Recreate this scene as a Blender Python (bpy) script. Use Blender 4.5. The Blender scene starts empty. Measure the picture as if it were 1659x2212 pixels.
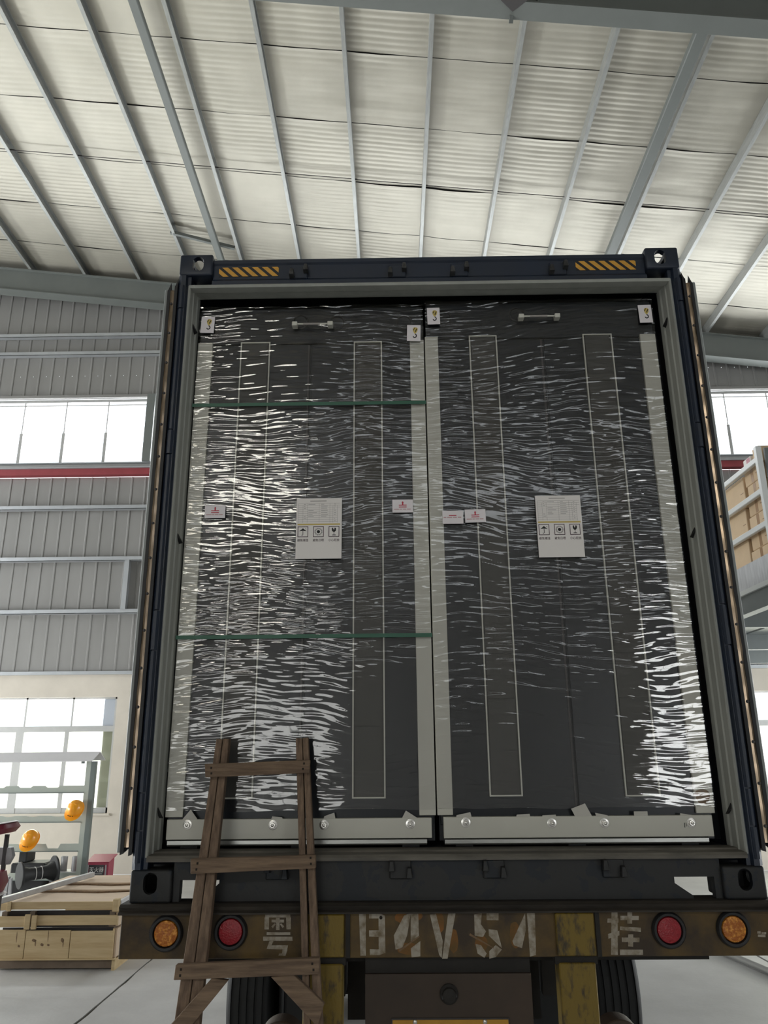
import bpy, bmesh, math, random
from mathutils import Vector, Matrix, noise
random.seed(7)
PI = math.pi
scene = bpy.context.scene
C = scene.collection

# ------------------------------------------------------------------ camera
cam_d = bpy.data.cameras.new('camera')
cam_d.sensor_fit = 'HORIZONTAL'
cam_d.sensor_width = 36.0
cam_d.lens = 1675.0 / 1659.0 * 36.0
cam_d.clip_end = 200
cam = bpy.data.objects.new('camera', cam_d)
C.objects.link(cam)
cam.matrix_world = (Matrix.Translation((-0.191, -3.2606, 1.9483))
                    @ Matrix.Rotation(0.011158, 4, 'Z') @ Matrix.Rotation(0.299677, 4, 'X')
                    @ Matrix.Rotation(0.008530, 4, 'Y') @ Matrix.Rotation(PI / 2, 4, 'X'))
scene.camera = cam

# ------------------------------------------------------------------ world, daylight, exposure
world = bpy.data.worlds.new('overcast_sky')
scene.world = world
world.use_nodes = True
wbg = world.node_tree.nodes['Background']
wbg.inputs['Color'].default_value = (0.93, 0.97, 1.0, 1)
wbg.inputs['Strength'].default_value = 2.2

def daylight(name, loc, rot, sx, sy, radiance, col=(1.0, 0.985, 0.95)):
    """daylight arriving at one window opening of the hall"""
    d = bpy.data.lights.new(name, 'AREA')
    d.shape = 'RECTANGLE'
    d.size, d.size_y = sx, sy
    d.energy = radiance * sx * sy * PI
    d.color = col
    o = bpy.data.objects.new(name, d)
    o.location, o.rotation_euler = loc, rot
    C.objects.link(o)
    return o

TO_FRONT, TO_BACK = (-PI / 2, 0, 0), (PI / 2, 0, 0)       # light travelling -Y / +Y
TO_RIGHT, TO_LEFT = (0, -PI / 2, 0), (0, PI / 2, 0)       # light travelling +X / -X
HX0, HX1, HY0, HY1 = -14.0, 12.0, -14.0, 11.0
daylight('daylight_back_high', (-1.0, HY1 + 0.32, 8.08), TO_FRONT, 25.6, 1.36, 9.0)
daylight('daylight_back_low', (-9.2, HY1 + 0.32, 1.95), TO_FRONT, 8.0, 1.95, 9.0)
daylight('daylight_back_low', (8.7, HY1 + 0.32, 1.95), TO_FRONT, 6.2, 1.95, 9.0)
daylight('daylight_left_high', (HX0 - 0.32, 5.5, 8.08), TO_RIGHT, 1.36, 10.6, 18.0)
daylight('daylight_left_low', (HX0 - 0.32, 5.0, 1.95), TO_RIGHT, 1.95, 10.0, 22.0)
daylight('daylight_right_high', (HX1 + 0.32, 5.5, 7.65), TO_LEFT, 0.95, 10.6, 7.0)
daylight('daylight_right_low', (HX1 + 0.32, 5.0, 1.95), TO_LEFT, 1.95, 10.0, 15.0)
daylight('daylight_front_high', (-3.55, HY0 - 0.32, 8.08), TO_BACK, 2.5, 1.36, 14.0, (1.0, 0.93, 0.80))
daylight('daylight_front_high', (2.85, HY0 - 0.32, 8.08), TO_BACK, 10.3, 1.36, 1.1)  # added dim stretch of the unseen band, for faint streaks on the film
daylight('daylight_front_high', (-6.6, HY0 - 0.32, 8.08), TO_BACK, 3.0, 1.36, 9.0, (1.0, 0.88, 0.68))  # added warm, brighter stretch of the band, for glints on the gasket strips
daylight('daylight_front_low', (-3.3, HY0 - 0.32, 1.95), TO_BACK, 3.6, 1.95, 3.6, (1.0, 0.95, 0.86))
daylight('daylight_front_low', (6.3, HY0 - 0.32, 1.95), TO_BACK, 2.0, 1.95, 10.0)

vs = scene.view_settings
scene.display_settings.display_device = 'sRGB'
vs.view_transform = 'Standard'
vs.look = 'None'
vs.exposure = 0.0
vs.gamma = 1.0
vs.use_curve_mapping = False
scene.cycles.use_adaptive_sampling = True
scene.cycles.adaptive_threshold = 0.06
scene.cycles.max_bounces = 6
scene.cycles.diffuse_bounces = 3
scene.cycles.glossy_bounces = 3
scene.cycles.transparent_max_bounces = 16
scene.cycles.caustics_reflective = False
scene.cycles.caustics_refractive = False
scene.cycles.sample_clamp_indirect = 6.0
scene.cycles.use_denoising = True

# ------------------------------------------------------------------ materials
def mat(name, col, rough=0.6, metal=0.0, var=0.0, scale=6.0, bump=0.0, bscale=60.0, col2=None,
        stretch=(1, 1, 1), spec=0.5, coat=0.0, detail=4.0, lo=0.35, hi=0.7):
    m = bpy.data.materials.new(name)
    m.use_nodes = True
    nt = m.node_tree
    b = nt.nodes['Principled BSDF']
    b.inputs['Base Color'].default_value = (*col, 1)
    b.inputs['Roughness'].default_value = rough
    b.inputs['Metallic'].default_value = metal
    b.inputs['Specular IOR Level'].default_value = spec
    b.inputs['Coat Weight'].default_value = coat
    if var or bump or col2:
        tc = nt.nodes.new('ShaderNodeTexCoord')
        mp = nt.nodes.new('ShaderNodeMapping')
        mp.inputs['Scale'].default_value = stretch
        nt.links.new(tc.outputs['Object'], mp.inputs['Vector'])
    if var or col2:
        n = nt.nodes.new('ShaderNodeTexNoise')
        n.inputs['Scale'].default_value = scale
        n.inputs['Detail'].default_value = detail
        n.inputs['Roughness'].default_value = 0.62
        nt.links.new(mp.outputs['Vector'], n.inputs['Vector'])
        r = nt.nodes.new('ShaderNodeValToRGB')
        r.color_ramp.elements[0].position = lo
        r.color_ramp.elements[1].position = hi
        c2 = col2 if col2 else tuple(c * (1 - var) for c in col)
        r.color_ramp.elements[0].color = (*c2, 1)
        r.color_ramp.elements[1].color = (*col, 1)
        nt.links.new(n.outputs['Fac'], r.inputs['Fac'])
        nt.links.new(r.outputs['Color'], b.inputs['Base Color'])
    if bump:
        n2 = nt.nodes.new('ShaderNodeTexNoise')
        n2.inputs['Scale'].default_value = bscale
        n2.inputs['Detail'].default_value = 3
        nt.links.new(mp.outputs['Vector'], n2.inputs['Vector'])
        bp = nt.nodes.new('ShaderNodeBump')
        bp.inputs['Strength'].default_value = bump
        bp.inputs['Distance'].default_value = 0.01
        nt.links.new(n2.outputs['Fac'], bp.inputs['Height'])
        nt.links.new(bp.outputs['Normal'], b.inputs['Normal'])
    return m

M = {}
M['concrete'] = mat('concrete', (0.66, 0.655, 0.64), 0.55, var=0.24, scale=0.9, bump=0.12, bscale=25, detail=9)
M['joint'] = mat('joint_dirt', (0.16, 0.14, 0.11), 0.95, var=0.4, scale=20)
M['foil'] = mat('roof_foil', (0.48, 0.455, 0.385), 0.45, 0.35, var=0.10, scale=1.3, bump=0.03, bscale=30)
M['deck'] = mat('roof_deck', (0.10, 0.10, 0.10), 0.8)
M['purlin'] = mat('galvanised_purlin', (0.40, 0.41, 0.395), 0.42, 0.4, var=0.2, scale=9, stretch=(4, 0.6, 4))
M['steel_grey'] = mat('grey_painted_steel', (0.155, 0.168, 0.158), 0.5, var=0.08, scale=3)
M['rod'] = mat('dark_rod', (0.05, 0.045, 0.045), 0.6)
M['clad'] = mat('wall_cladding', (0.265, 0.26, 0.25), 0.5, 0.15, var=0.10, scale=2.2, stretch=(1, 1, 0.3))
M['girt'] = mat('girt_steel', (0.47, 0.49, 0.51), 0.4, 0.5, var=0.1, scale=5)
M['plaster'] = mat('cream_plaster', (0.66, 0.605, 0.525), 0.85, var=0.12, scale=1.6, bump=0.04, bscale=80)
M['hallwall'] = mat('hall_wall', (0.46, 0.455, 0.44), 0.8, var=0.1, scale=1.0)
M['red_beam'] = mat('red_painted_beam', (0.30, 0.045, 0.055), 0.5, var=0.2, scale=3)
M['winframe'] = mat('window_frame', (0.47, 0.47, 0.46), 0.45, 0.3, var=0.08, scale=8)
M['navy'] = mat('navy_paint', (0.009, 0.018, 0.040), 0.42, scale=5, bump=0.05, bscale=40, col2=(0.015, 0.021, 0.034))
M['navy_dirty'] = mat('navy_dirty_paint', (0.007, 0.010, 0.015), 0.6, col2=(0.016, 0.016, 0.016), scale=7, bump=0.1, bscale=50, lo=0.55, hi=0.35)
M['jamb'] = mat('grey_jamb', (0.46, 0.47, 0.43), 0.45, var=0.16, scale=6, stretch=(2, 2, 0.4))
M['sillgrey'] = mat('worn_sill', (0.16, 0.145, 0.12), 0.65, var=0.5, scale=9, stretch=(0.5, 2, 2))
M['inside'] = mat('container_inside', (0.035, 0.04, 0.045), 0.7)
M['rubber'] = mat('black_rubber', (0.012, 0.012, 0.013), 0.55)
M['tan_strip'] = mat('gasket_retainer_metal', (0.38, 0.29, 0.205), 0.25, 0.85, var=0.25, scale=4, stretch=(1, 1, 3))
M['edge_grey'] = mat('door_edge_paint', (0.30, 0.32, 0.31), 0.45, var=0.2, scale=5)
M['yellow_sticker'] = mat('yellow_sticker', (0.78, 0.40, 0.055), 0.45, var=0.15, scale=20)
M['black_sticker'] = mat('black_sticker', (0.01, 0.01, 0.012), 0.45)
M['worn_steel'] = mat('worn_steel', (0.10, 0.10, 0.10), 0.45, 0.5, var=0.6, scale=30)
M['cab_dark'] = mat('charcoal_panel', (0.016, 0.0185, 0.0225), 0.30, var=0.15, scale=2, spec=0.3)
M['cab_vent'] = mat('charcoal_mesh_panel', (0.072, 0.069, 0.064), 0.75, var=0.12, scale=4)
M['cab_beige'] = mat('beige_painted_edge', (0.60, 0.585, 0.51), 0.42, var=0.06, scale=3)
M['outline'] = mat('offwhite_trim', (0.62, 0.61, 0.54), 0.5)
M['galv'] = mat('galvanised_rail', (0.50, 0.50, 0.47), 0.3, 0.8, var=0.3, scale=12, stretch=(0.3, 1, 3))
M['chrome'] = mat('zinc_bolt', (0.62, 0.60, 0.56), 0.25, 1.0)
M['paper'] = mat('white_paper', (0.86, 0.82, 0.79), 0.75, bump=0.03, bscale=20)
M['sticker'] = mat('white_sticker', (0.84, 0.79, 0.81), 0.6)
M['ink'] = mat('black_ink', (0.015, 0.014, 0.014), 0.7)
M['ink_grey'] = mat('grey_ink', (0.36, 0.33, 0.31), 0.8)
M['ink_plum'] = mat('plum_ink', (0.06, 0.025, 0.035), 0.7)
M['ink_red'] = mat('red_ink', (0.52, 0.04, 0.07), 0.7)
M['ink_pink'] = mat('pink_ink', (0.55, 0.33, 0.34), 0.8)
M['ink_gold'] = mat('gold_ink', (0.62, 0.47, 0.13), 0.7)
M['strap'] = mat('green_strap', (0.012, 0.10, 0.055), 0.4)
M['foam'] = mat('white_foam_scrap', (0.55, 0.53, 0.48), 0.9, bump=0.1, bscale=200)
M['ochre'] = mat('dirty_ochre_paint', (0.125, 0.074, 0.014), 0.65, col2=(0.036, 0.022, 0.010), scale=5, bump=0.15, bscale=35, detail=8, lo=0.38, hi=0.66)
M['yellow_worn'] = mat('chipped_yellow_paint', (0.175, 0.115, 0.011), 0.6, col2=(0.045, 0.031, 0.013), scale=16, bump=0.3, bscale=60, detail=8, stretch=(2.0, 1, 0.8), lo=0.36, hi=0.50)
M['brown_panel'] = mat('brown_grime_panel', (0.055, 0.034, 0.020), 0.65, var=0.45, scale=2.5)
M['deckplate'] = mat('rusty_deck_edge', (0.045, 0.036, 0.027), 0.75, var=0.6, scale=9, stretch=(0.5, 1, 3), bump=0.2, bscale=30)
M['paint_white'] = mat('faded_white_paint', (0.37, 0.33, 0.27), 0.8, col2=(0.16, 0.12, 0.07), scale=30, lo=0.30, hi=0.58)
M['paint_orange'] = mat('orange_overspray', (0.22, 0.085, 0.014), 0.75, col2=(0.11, 0.062, 0.013), scale=14)
M['amber'] = mat('amber_lens', (0.80, 0.34, 0.05), 0.22, col2=(0.40, 0.11, 0.006), lo=0.46, hi=0.66, scale=90, bump=0.5, bscale=160)  # brighter colour spots imitate sparkles in the lens
M['redlens'] = mat('red_lens', (0.36, 0.012, 0.022), 0.25, var=0.3, scale=70, bump=0.4, bscale=160)
M['chassis'] = mat('dark_chassis', (0.018, 0.015, 0.012), 0.75, var=0.4, scale=8)
M['tyre'] = mat('tyre_rubber', (0.012, 0.0125, 0.0125), 0.7, var=0.3, scale=10)
M['hub'] = mat('wheel_steel', (0.10, 0.10, 0.095), 0.6, var=0.4, scale=8)
M['plate_yellow'] = mat('licence_yellow', (0.52, 0.27, 0.02), 0.45, var=0.2, scale=10)
M['wood_old'] = mat('old_ladder_wood', (0.25, 0.168, 0.112), 0.8, col2=(0.11, 0.072, 0.048), scale=9, bump=0.35, bscale=30, detail=6, stretch=(7, 7, 0.6))
M['wood_old_h'] = mat('old_rung_wood', (0.25, 0.170, 0.110), 0.8, col2=(0.115, 0.076, 0.050), scale=9, bump=0.35, bscale=30, detail=6, stretch=(0.6, 7, 7))
M['nail'] = mat('nail_hole', (0.02, 0.014, 0.01), 0.9)
M['pine'] = mat('pine_board', (0.64, 0.50, 0.29), 0.7, col2=(0.50, 0.36, 0.19), scale=4, bump=0.1, bscale=30, stretch=(0.5, 3, 5), detail=6)
M['ply'] = mat('pale_plywood', (0.68, 0.53, 0.39), 0.7, var=0.14, scale=2.2, stretch=(1, 3, 1))
M['pine_shaded'] = mat('pine_shadow_board', (0.25, 0.19, 0.14), 0.8, var=0.3, scale=4)  # pine with the shade under and between the crates in its colour
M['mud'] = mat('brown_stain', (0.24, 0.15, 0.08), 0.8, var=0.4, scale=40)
M['bar'] = mat('silver_painted_bar', (0.55, 0.55, 0.56), 0.4, 0.4, var=0.2, scale=10)
M['rack'] = mat('sage_painted_steel', (0.43, 0.47, 0.42), 0.5, var=0.08, scale=4)
M['rack_shaded'] = mat('shaded_sage_steel', (0.15, 0.18, 0.17), 0.5)  # sage paint darkened to read as shaded post sides and rail flanges
M['rack_white'] = mat('white_sheet_metal', (0.66, 0.65, 0.66), 0.45, var=0.06, scale=3)
M['helmet'] = mat('amber_helmet', (0.96, 0.38, 0.010), 0.3, coat=0.3)
_h = M['helmet'].node_tree.nodes['Principled BSDF']
_h.inputs['Subsurface Weight'].default_value = 0.5
_h.inputs['Subsurface Radius'].default_value = (0.12, 0.05, 0.01)
M['black_plastic'] = mat('black_plastic', (0.018, 0.019, 0.021), 0.6, var=0.3, scale=8)
M['greymetal'] = mat('grey_sheet_metal', (0.42, 0.42, 0.43), 0.45, 0.3, var=0.15, scale=12)
M['firered'] = mat('extinguisher_box_red', (0.36, 0.045, 0.085), 0.45)
M['fireglass'] = mat('dark_box_window', (0.045, 0.045, 0.05), 0.2)
M['maroon'] = mat('maroon_vinyl', (0.22, 0.02, 0.045), 0.4)
M['white_pl'] = mat('white_plastic', (0.7, 0.68, 0.66), 0.5)
M['card'] = mat('cardboard', (0.80, 0.60, 0.39), 0.75, var=0.08, scale=5)
M['card_dark'] = mat('kraft_cardboard', (0.74, 0.54, 0.34), 0.75, var=0.1, scale=5)
M['tape'] = mat('brown_tape', (0.42, 0.25, 0.13), 0.35)
M['zincsheet'] = mat('zinc_kick_plate', (0.80, 0.81, 0.83), 0.35, 0.3, var=0.25, scale=6, stretch=(1, 3, 0.5))
M['rail_white'] = mat('pale_rail_paint', (0.78, 0.80, 0.79), 0.45)
M['mezz_grey'] = mat('mezzanine_steel', (0.20, 0.22, 0.22), 0.55, var=0.1, scale=4)
M['pipe'] = mat('grey_floor_pipe', (0.33, 0.33, 0.32), 0.5, 0.3)
M['wire'] = mat('bent_wire', (0.20, 0.17, 0.13), 0.5, 0.5)

def glass_mat(name, tint, gloss=0.06, haze=0.0):
    m = bpy.data.materials.new(name)
    m.use_nodes = True
    nt = m.node_tree
    nt.nodes.clear()
    out = nt.nodes.new('ShaderNodeOutputMaterial')
    tr = nt.nodes.new('ShaderNodeBsdfTransparent')
    tr.inputs['Color'].default_value = (*tint, 1)
    gl = nt.nodes.new('ShaderNodeBsdfGlossy')
    gl.inputs['Roughness'].default_value = 0.05
    mx = nt.nodes.new('ShaderNodeMixShader')
    mx.inputs['Fac'].default_value = gloss
    nt.links.new(tr.outputs[0], mx.inputs[1])
    nt.links.new(gl.outputs[0], mx.inputs[2])
    last = mx
    if haze:
        df = nt.nodes.new('ShaderNodeBsdfTranslucent')
        df.inputs['Color'].default_value = (*tint, 1)
        m2 = nt.nodes.new('ShaderNodeMixShader')
        m2.inputs['Fac'].default_value = haze
        nt.links.new(mx.outputs[0], m2.inputs[1])
        nt.links.new(df.outputs[0], m2.inputs[2])
        last = m2
    nt.links.new(last.outputs[0], out.inputs['Surface'])
    return m
M['pane'] = glass_mat('clear_pane', (0.96, 0.98, 1.0))
M['frost'] = glass_mat('frosted_pane', (0.80, 0.81, 0.74), 0.05, 0.15)
def curtain_mat():
    m = bpy.data.materials.new('grey_green_curtain')
    m.use_nodes = True
    nt = m.node_tree
    nt.nodes.clear()
    out = nt.nodes.new('ShaderNodeOutputMaterial')
    df = nt.nodes.new('ShaderNodeBsdfDiffuse')
    tl = nt.nodes.new('ShaderNodeBsdfTranslucent')
    mx = nt.nodes.new('ShaderNodeMixShader')
    df.inputs['Color'].default_value = tl.inputs['Color'].default_value = (0.70, 0.70, 0.72, 1)
    mx.inputs['Fac'].default_value = 0.08
    nt.links.new(df.outputs[0], mx.inputs[1])
    nt.links.new(tl.outputs[0], mx.inputs[2])
    nt.links.new(mx.outputs[0], out.inputs['Surface'])
    return m
M['curtain'] = curtain_mat()

def film_mat():
    m = bpy.data.materials.new('clear_stretch_film')
    m.use_nodes = True
    nt = m.node_tree
    nt.nodes.clear()
    out = nt.nodes.new('ShaderNodeOutputMaterial')
    tr = nt.nodes.new('ShaderNodeBsdfTransparent')
    tr.inputs['Color'].default_value = (0.94, 0.94, 0.94, 1)
    gl = nt.nodes.new('ShaderNodeBsdfGlossy')
    gl.inputs['Roughness'].default_value = 0.035
    gl.inputs['Color'].default_value = (1, 0.98, 0.95, 1)
    lw = nt.nodes.new('ShaderNodeLayerWeight')
    lw.inputs['Blend'].default_value = 0.25
    mr = nt.nodes.new('ShaderNodeMapRange')
    mr.inputs['To Min'].default_value = 0.06
    mr.inputs['To Max'].default_value = 0.40
    nt.links.new(lw.outputs['Fresnel'], mr.inputs['Value'])
    mx = nt.nodes.new('ShaderNodeMixShader')
    nt.links.new(mr.outputs[0], mx.inputs['Fac'])
    nt.links.new(tr.outputs[0], mx.inputs[1])
    nt.links.new(gl.outputs[0], mx.inputs[2])
    nt.links.new(mx.outputs[0], out.inputs['Surface'])
    return m
M['film'] = film_mat()

# ------------------------------------------------------------------ mesh helpers
class MB:
    def __init__(self):
        self.v, self.f = [], []
    def add(self, vs_, fs_):
        o = len(self.v)
        self.v += [tuple(p) for p in vs_]
        self.f += [tuple(i + o for i in f) for f in fs_]
        return self
    def box(self, x0, x1, y0, y1, z0, z1):
        return self.add([(x0, y0, z0), (x1, y0, z0), (x1, y1, z0), (x0, y1, z0), (x0, y0, z1), (x1, y0, z1), (x1, y1, z1), (x0, y1, z1)],
                        [(3, 2, 1, 0), (4, 5, 6, 7), (0, 1, 5, 4), (1, 2, 6, 5), (2, 3, 7, 6), (3, 0, 4, 7)])
    def hexa(self, p):        # 8 points: bottom ring 4, top ring 4
        return self.add(p, [(3, 2, 1, 0), (4, 5, 6, 7), (0, 1, 5, 4), (1, 2, 6, 5), (2, 3, 7, 6), (3, 0, 4, 7)])
    def prism(self, poly, a, b, axis='y'):
        """polygon given in the two other axes, extruded from a to b along axis"""
        n = len(poly)
        def P(p, t):
            return {'y': (p[0], t, p[1]), 'z': (p[0], p[1], t), 'x': (t, p[0], p[1])}[axis]
        vs_ = [P(p, a) for p in poly] + [P(p, b) for p in poly]
        fs_ = [tuple(range(n))[::-1], tuple(range(n, 2 * n))] + [(i, (i + 1) % n, n + (i + 1) % n, n + i) for i in range(n)]
        return self.add(vs_, fs_)
    def bar(self, a, b, w, h=None, up=(0, 0, 1)):
        """rectangular bar from a to b; w sideways, h along up"""
        h = w if h is None else h
        a, b = Vector(a), Vector(b)
        d = (b - a).normalized()
        s = d.cross(Vector(up)).normalized()
        u = s.cross(d).normalized()
        q = []
        for p in (a, b):
            q += [p - s * w / 2 - u * h / 2, p + s * w / 2 - u * h / 2, p + s * w / 2 + u * h / 2, p - s * w / 2 + u * h / 2]
        return self.hexa(q)
    def tube(self, pts, r, n=10, cap=True):
        pts = [Vector(p) for p in pts]
        rings = []
        for i, p in enumerate(pts):
            d = (pts[min(i + 1, len(pts) - 1)] - pts[max(i - 1, 0)]).normalized()
            s = d.cross(Vector((0.13, 0.31, 0.94))).normalized()
            u = s.cross(d)
            rr = r[i] if isinstance(r, (list, tuple)) else r
            rings.append([p + s * rr * math.cos(2 * PI * k / n) + u * rr * math.sin(2 * PI * k / n) for k in range(n)])
        vs_ = [p for ring in rings for p in ring]
        fs_ = [(i * n + k, i * n + (k + 1) % n, (i + 1) * n + (k + 1) % n, (i + 1) * n + k) for i in range(len(pts) - 1) for k in range(n)]
        if cap:
            fs_ += [tuple(range(n))[::-1], tuple(range((len(pts) - 1) * n, len(pts) * n))]
        return self.add(vs_, fs_)
    def lathe(self, prof, c=(0, 0, 0), axis='z', n=24):
        """profile (r, t) revolved about axis through c"""
        vs_, fs_ = [], []
        for (r, t) in prof:
            for k in range(n):
                a = 2 * PI * k / n
                p = {'z': (r * math.cos(a), r * math.sin(a), t), 'y': (r * math.cos(a), t, r * math.sin(a)), 'x': (t, r * math.cos(a), r * math.sin(a))}[axis]
                vs_.append((p[0] + c[0], p[1] + c[1], p[2] + c[2]))
        for i in range(len(prof) - 1):
            for k in range(n):
                fs_.append((i * n + k, i * n + (k + 1) % n, (i + 1) * n + (k + 1) % n, (i + 1) * n + k))
        fs_ += [tuple(range(n))[::-1], tuple(range((len(prof) - 1) * n, len(prof) * n))]
        return self.add(vs_, fs_)
    def mesh(self, name, m, bev=0.0, smooth=False, seg=1):
        me = bpy.data.meshes.new(name)
        me.from_pydata(self.v, [], self.f)
        bm = bmesh.new()
        bm.from_mesh(me)
        bmesh.ops.recalc_face_normals(bm, faces=bm.faces)
        if bev:
            bmesh.ops.bevel(bm, geom=list(bm.edges), offset=bev, segments=seg, affect='EDGES', profile=0.5)
        bm.to_mesh(me)
        bm.free()
        if m is not None:
            me.materials.append(M[m])
        if smooth:
            me.polygons.foreach_set('use_smooth', [True] * len(me.polygons))
            me.set_sharp_from_angle(angle=math.radians(40))
        me.update()
        return me
    def obj(self, name, m, parent=None, bev=0.0, smooth=False, seg=1):
        return link(name, self.mesh(name, m, bev, smooth, seg), parent)

def link(name, data, parent=None, loc=None):
    o = bpy.data.objects.new(name, data)
    C.objects.link(o)
    if parent is not None:
        o.parent = parent
    if loc is not None:
        o.location = loc
    return o
def tag(o, label, cat, group=None):
    o['label'], o['category'] = label, cat
    if group:
        o['group'] = group
    return o
def struct(o):
    o['kind'] = 'structure'
    return o
def thing(name, label, cat, group=None):
    """parts are given in world metres; settle_roots() moves each root to its thing's base at the end"""
    return tag(link(name, None), label, cat, group)
def sbox(name, m, parent, x0, x1, y0, y1, z0, z1, bev=0.0):
    return MB().box(x0, x1, y0, y1, z0, z1).obj(name, m, parent, bev)
def evaluated(o):
    dg = bpy.context.evaluated_depsgraph_get()
    return bpy.data.meshes.new_from_object(o.evaluated_get(dg))
def text_mesh(body, size, m, depth=0.0004):
    cu = bpy.data.curves.new('lettering', 'FONT')
    cu.body, cu.size, cu.extrude = body, size, depth
    cu.align_x, cu.align_y = 'CENTER', 'CENTER'
    o = bpy.data.objects.new('lettering', cu)
    C.objects.link(o)
    bpy.context.view_layer.update()
    me = evaluated(o)
    bpy.data.objects.remove(o)
    me.materials.clear()
    me.materials.append(M[m])
    return me
def text(name, body, size, m, parent, loc, rot=(PI / 2, 0, 0), sx=1.0):
    o = link(name, text_mesh(body, size, m), parent, loc)
    o.rotation_euler = rot
    o.scale = (sx, 1, 1)
    return o

# ================================================================== THE HALL
ROOF_A, ROOF_B = 0.1231, 0.029
def rz(x, y):
    """underside of the purlins"""
    return 10.642 - ROOF_A * x - ROOF_B * (y - 10.8)

# ---- floor: concrete slabs with open joints on a dark bed
floor = struct(sbox('floor', 'joint', None, HX0, HX1, HY0, HY1, -0.20, -0.012))
xs = [HX0, -8.6, -2.63, 3.35, 8.2, HX1]
ys = [HY0, -9.0, -3.6, 1.8, 7.9, HY1]
for i in range(5):
    for j in range(5):
        g = 0.011
        mb = MB()
        # slightly ragged long edges, as a cut joint wears
        x0, x1, y0, y1 = xs[i] + g, xs[i + 1] - g, ys[j] + g, ys[j + 1] - g
        n = 40
        rag = lambda s, y: 0.010 * noise.noise(Vector((s * 3.1, y * 2.3, 0))) + 0.006 * noise.noise(Vector((s, y * 9, 1)))
        L = [(x0 + rag(xs[i], y0 + (y1 - y0) * t / n), y0 + (y1 - y0) * t / n) for t in range(n + 1)]
        R = [(x1 + rag(xs[i + 1] + 7, y0 + (y1 - y0) * t / n), y0 + (y1 - y0) * t / n) for t in range(n + 1)]
        vs_ = [(p[0], p[1], 0.0) for p in L] + [(p[0], p[1], 0.0) for p in R] + [(p[0], p[1], -0.014) for p in L] + [(p[0], p[1], -0.014) for p in R]
        k = n + 1
        fs_ = [(t, t + k, t + k + 1, t + 1) for t in range(n)] + [(t, t + 1, t + 2 * k + 1, t + 2 * k) for t in range(n)] + [(t + k, t + 3 * k, t + 3 * k + 1, t + k + 1) for t in range(n)]
        fs_ += [(0, 2 * k, 3 * k, k), (n, k + n, 3 * k + n, 2 * k + n)]
        mb.add(vs_, fs_).obj('concrete_slab', 'concrete', floor)

# ---- ceiling: deck, insulation sheets, purlins, rafters, ties, rods
def slope_box(mb, x0, x1, y0, y1, dz0, dz1):
    mb.hexa([(x0, y0, rz(x0, y0) + dz0), (x1, y0, rz(x1, y0) + dz0), (x1, y1, rz(x1, y1) + dz0), (x0, y1, rz(x0, y1) + dz0),
             (x0, y0, rz(x0, y0) + dz1), (x1, y0, rz(x1, y0) + dz1), (x1, y1, rz(x1, y1) + dz1), (x0, y1, rz(x0, y1) + dz1)])
    return mb
ceiling = struct(slope_box(MB(), HX0, HX1, HY0, HY1, 0.25, 0.31).obj('ceiling', 'deck'))
PX = [-0.77 + 1.15 * k for k in range(-11, 12)]
SEAM0, PITCH = 4.98, 1.225
def insulation(y0, y1, fine, seed):
    bays = [HX0] + PX + [HX1]
    xs_ = []
    for a, b in zip(bays[:-1], bays[1:]):
        n = 7 if fine else 1
        xs_ += [(a + (b - a) * t / n, t / n) for t in range(n)]
    xs_.append((HX1, 0.0))
    nr = 13
    sub = 5 if fine else 1
    ny = nr * sub if fine else 1
    vs_, fs_ = [], []
    for iy in range(ny + 1):
        t = iy / ny
        y = y0 + (y1 - y0) * t
        for (x, u) in xs_:
            z = rz(x, y) + 0.185
            if fine:
                sag = -0.022 * math.sin(PI * u) * (0.5 + 0.5 * noise.noise(Vector((x * 0.7, y * 0.8, seed))))
                msk = noise.noise(Vector((x * 0.55 + 3, y * 0.8, 2.0)))
                msk = min(1.0, max(0.12, 0.5 + 1.6 * msk))
                ph = (iy % sub) / sub
                rib = 0.0030 * msk * (math.exp(-((ph - 0.5) / 0.20) ** 2) * 2 - 0.6) * (0.35 + 0.65 * math.sin(PI * u) ** 0.5 if 0 < u < 1 else 0.35)
                wav = 0.010 * noise.noise(Vector((x * 1.7, y * 2.2, 5.0))) + 0.004 * noise.noise(Vector((x * 6, y * 6, 9.0)))
                edge = -0.035 * max(0.0, noise.noise(Vector((x * 0.9, seed * 3.3, 1.0)))) * max(0.0, 1 - t * 9)
                z += sag + rib + wav + edge
            vs_.append((x, y, z))
    w = len(xs_)
    for iy in range(ny):
        for ix in range(w - 1):
            fs_.append((iy * w + ix, iy * w + ix + 1, (iy + 1) * w + ix + 1, (iy + 1) * w + ix))
    o = MB().add(vs_, fs_).obj('insulation_sheet', 'foil', ceiling)
    o.data.polygons.foreach_set('use_smooth', [True] * len(o.data.polygons))
for j in range(-16, 6):
    y0, y1 = SEAM0 + PITCH * j + 0.006, SEAM0 + PITCH * (j + 1) - 0.006
    y0, y1 = max(y0, HY0), min(y1, HY1)
    if y1 - y0 > 0.1:
        insulation(y0, y1, j >= -2, j)
def purlin(x):
    # C profile: web on the left, flanges to the right, small lip
    t, w, h, lip = 0.010, 0.055, 0.18, 0.018
    prof = [(0, 0), (w, 0), (w, lip), (w - t, lip), (w - t, t), (t, t), (t, h - t), (w - t, h - t), (w - t, h - lip), (w, h - lip), (w, h), (0, h)]
    n = len(prof)
    vs_ = [(x - 0.02 + px, HY0, rz(x, HY0) + pz) for px, pz in prof] + [(x - 0.02 + px, HY1, rz(x, HY1) + pz) for px, pz in prof]
    fs_ = [(i, (i + 1) % n, n + (i + 1) % n, n + i) for i in range(n)]
    MB().add(vs_, fs_).obj('purlin', 'purlin', ceiling)
for x in PX:
    purlin(x)
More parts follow.
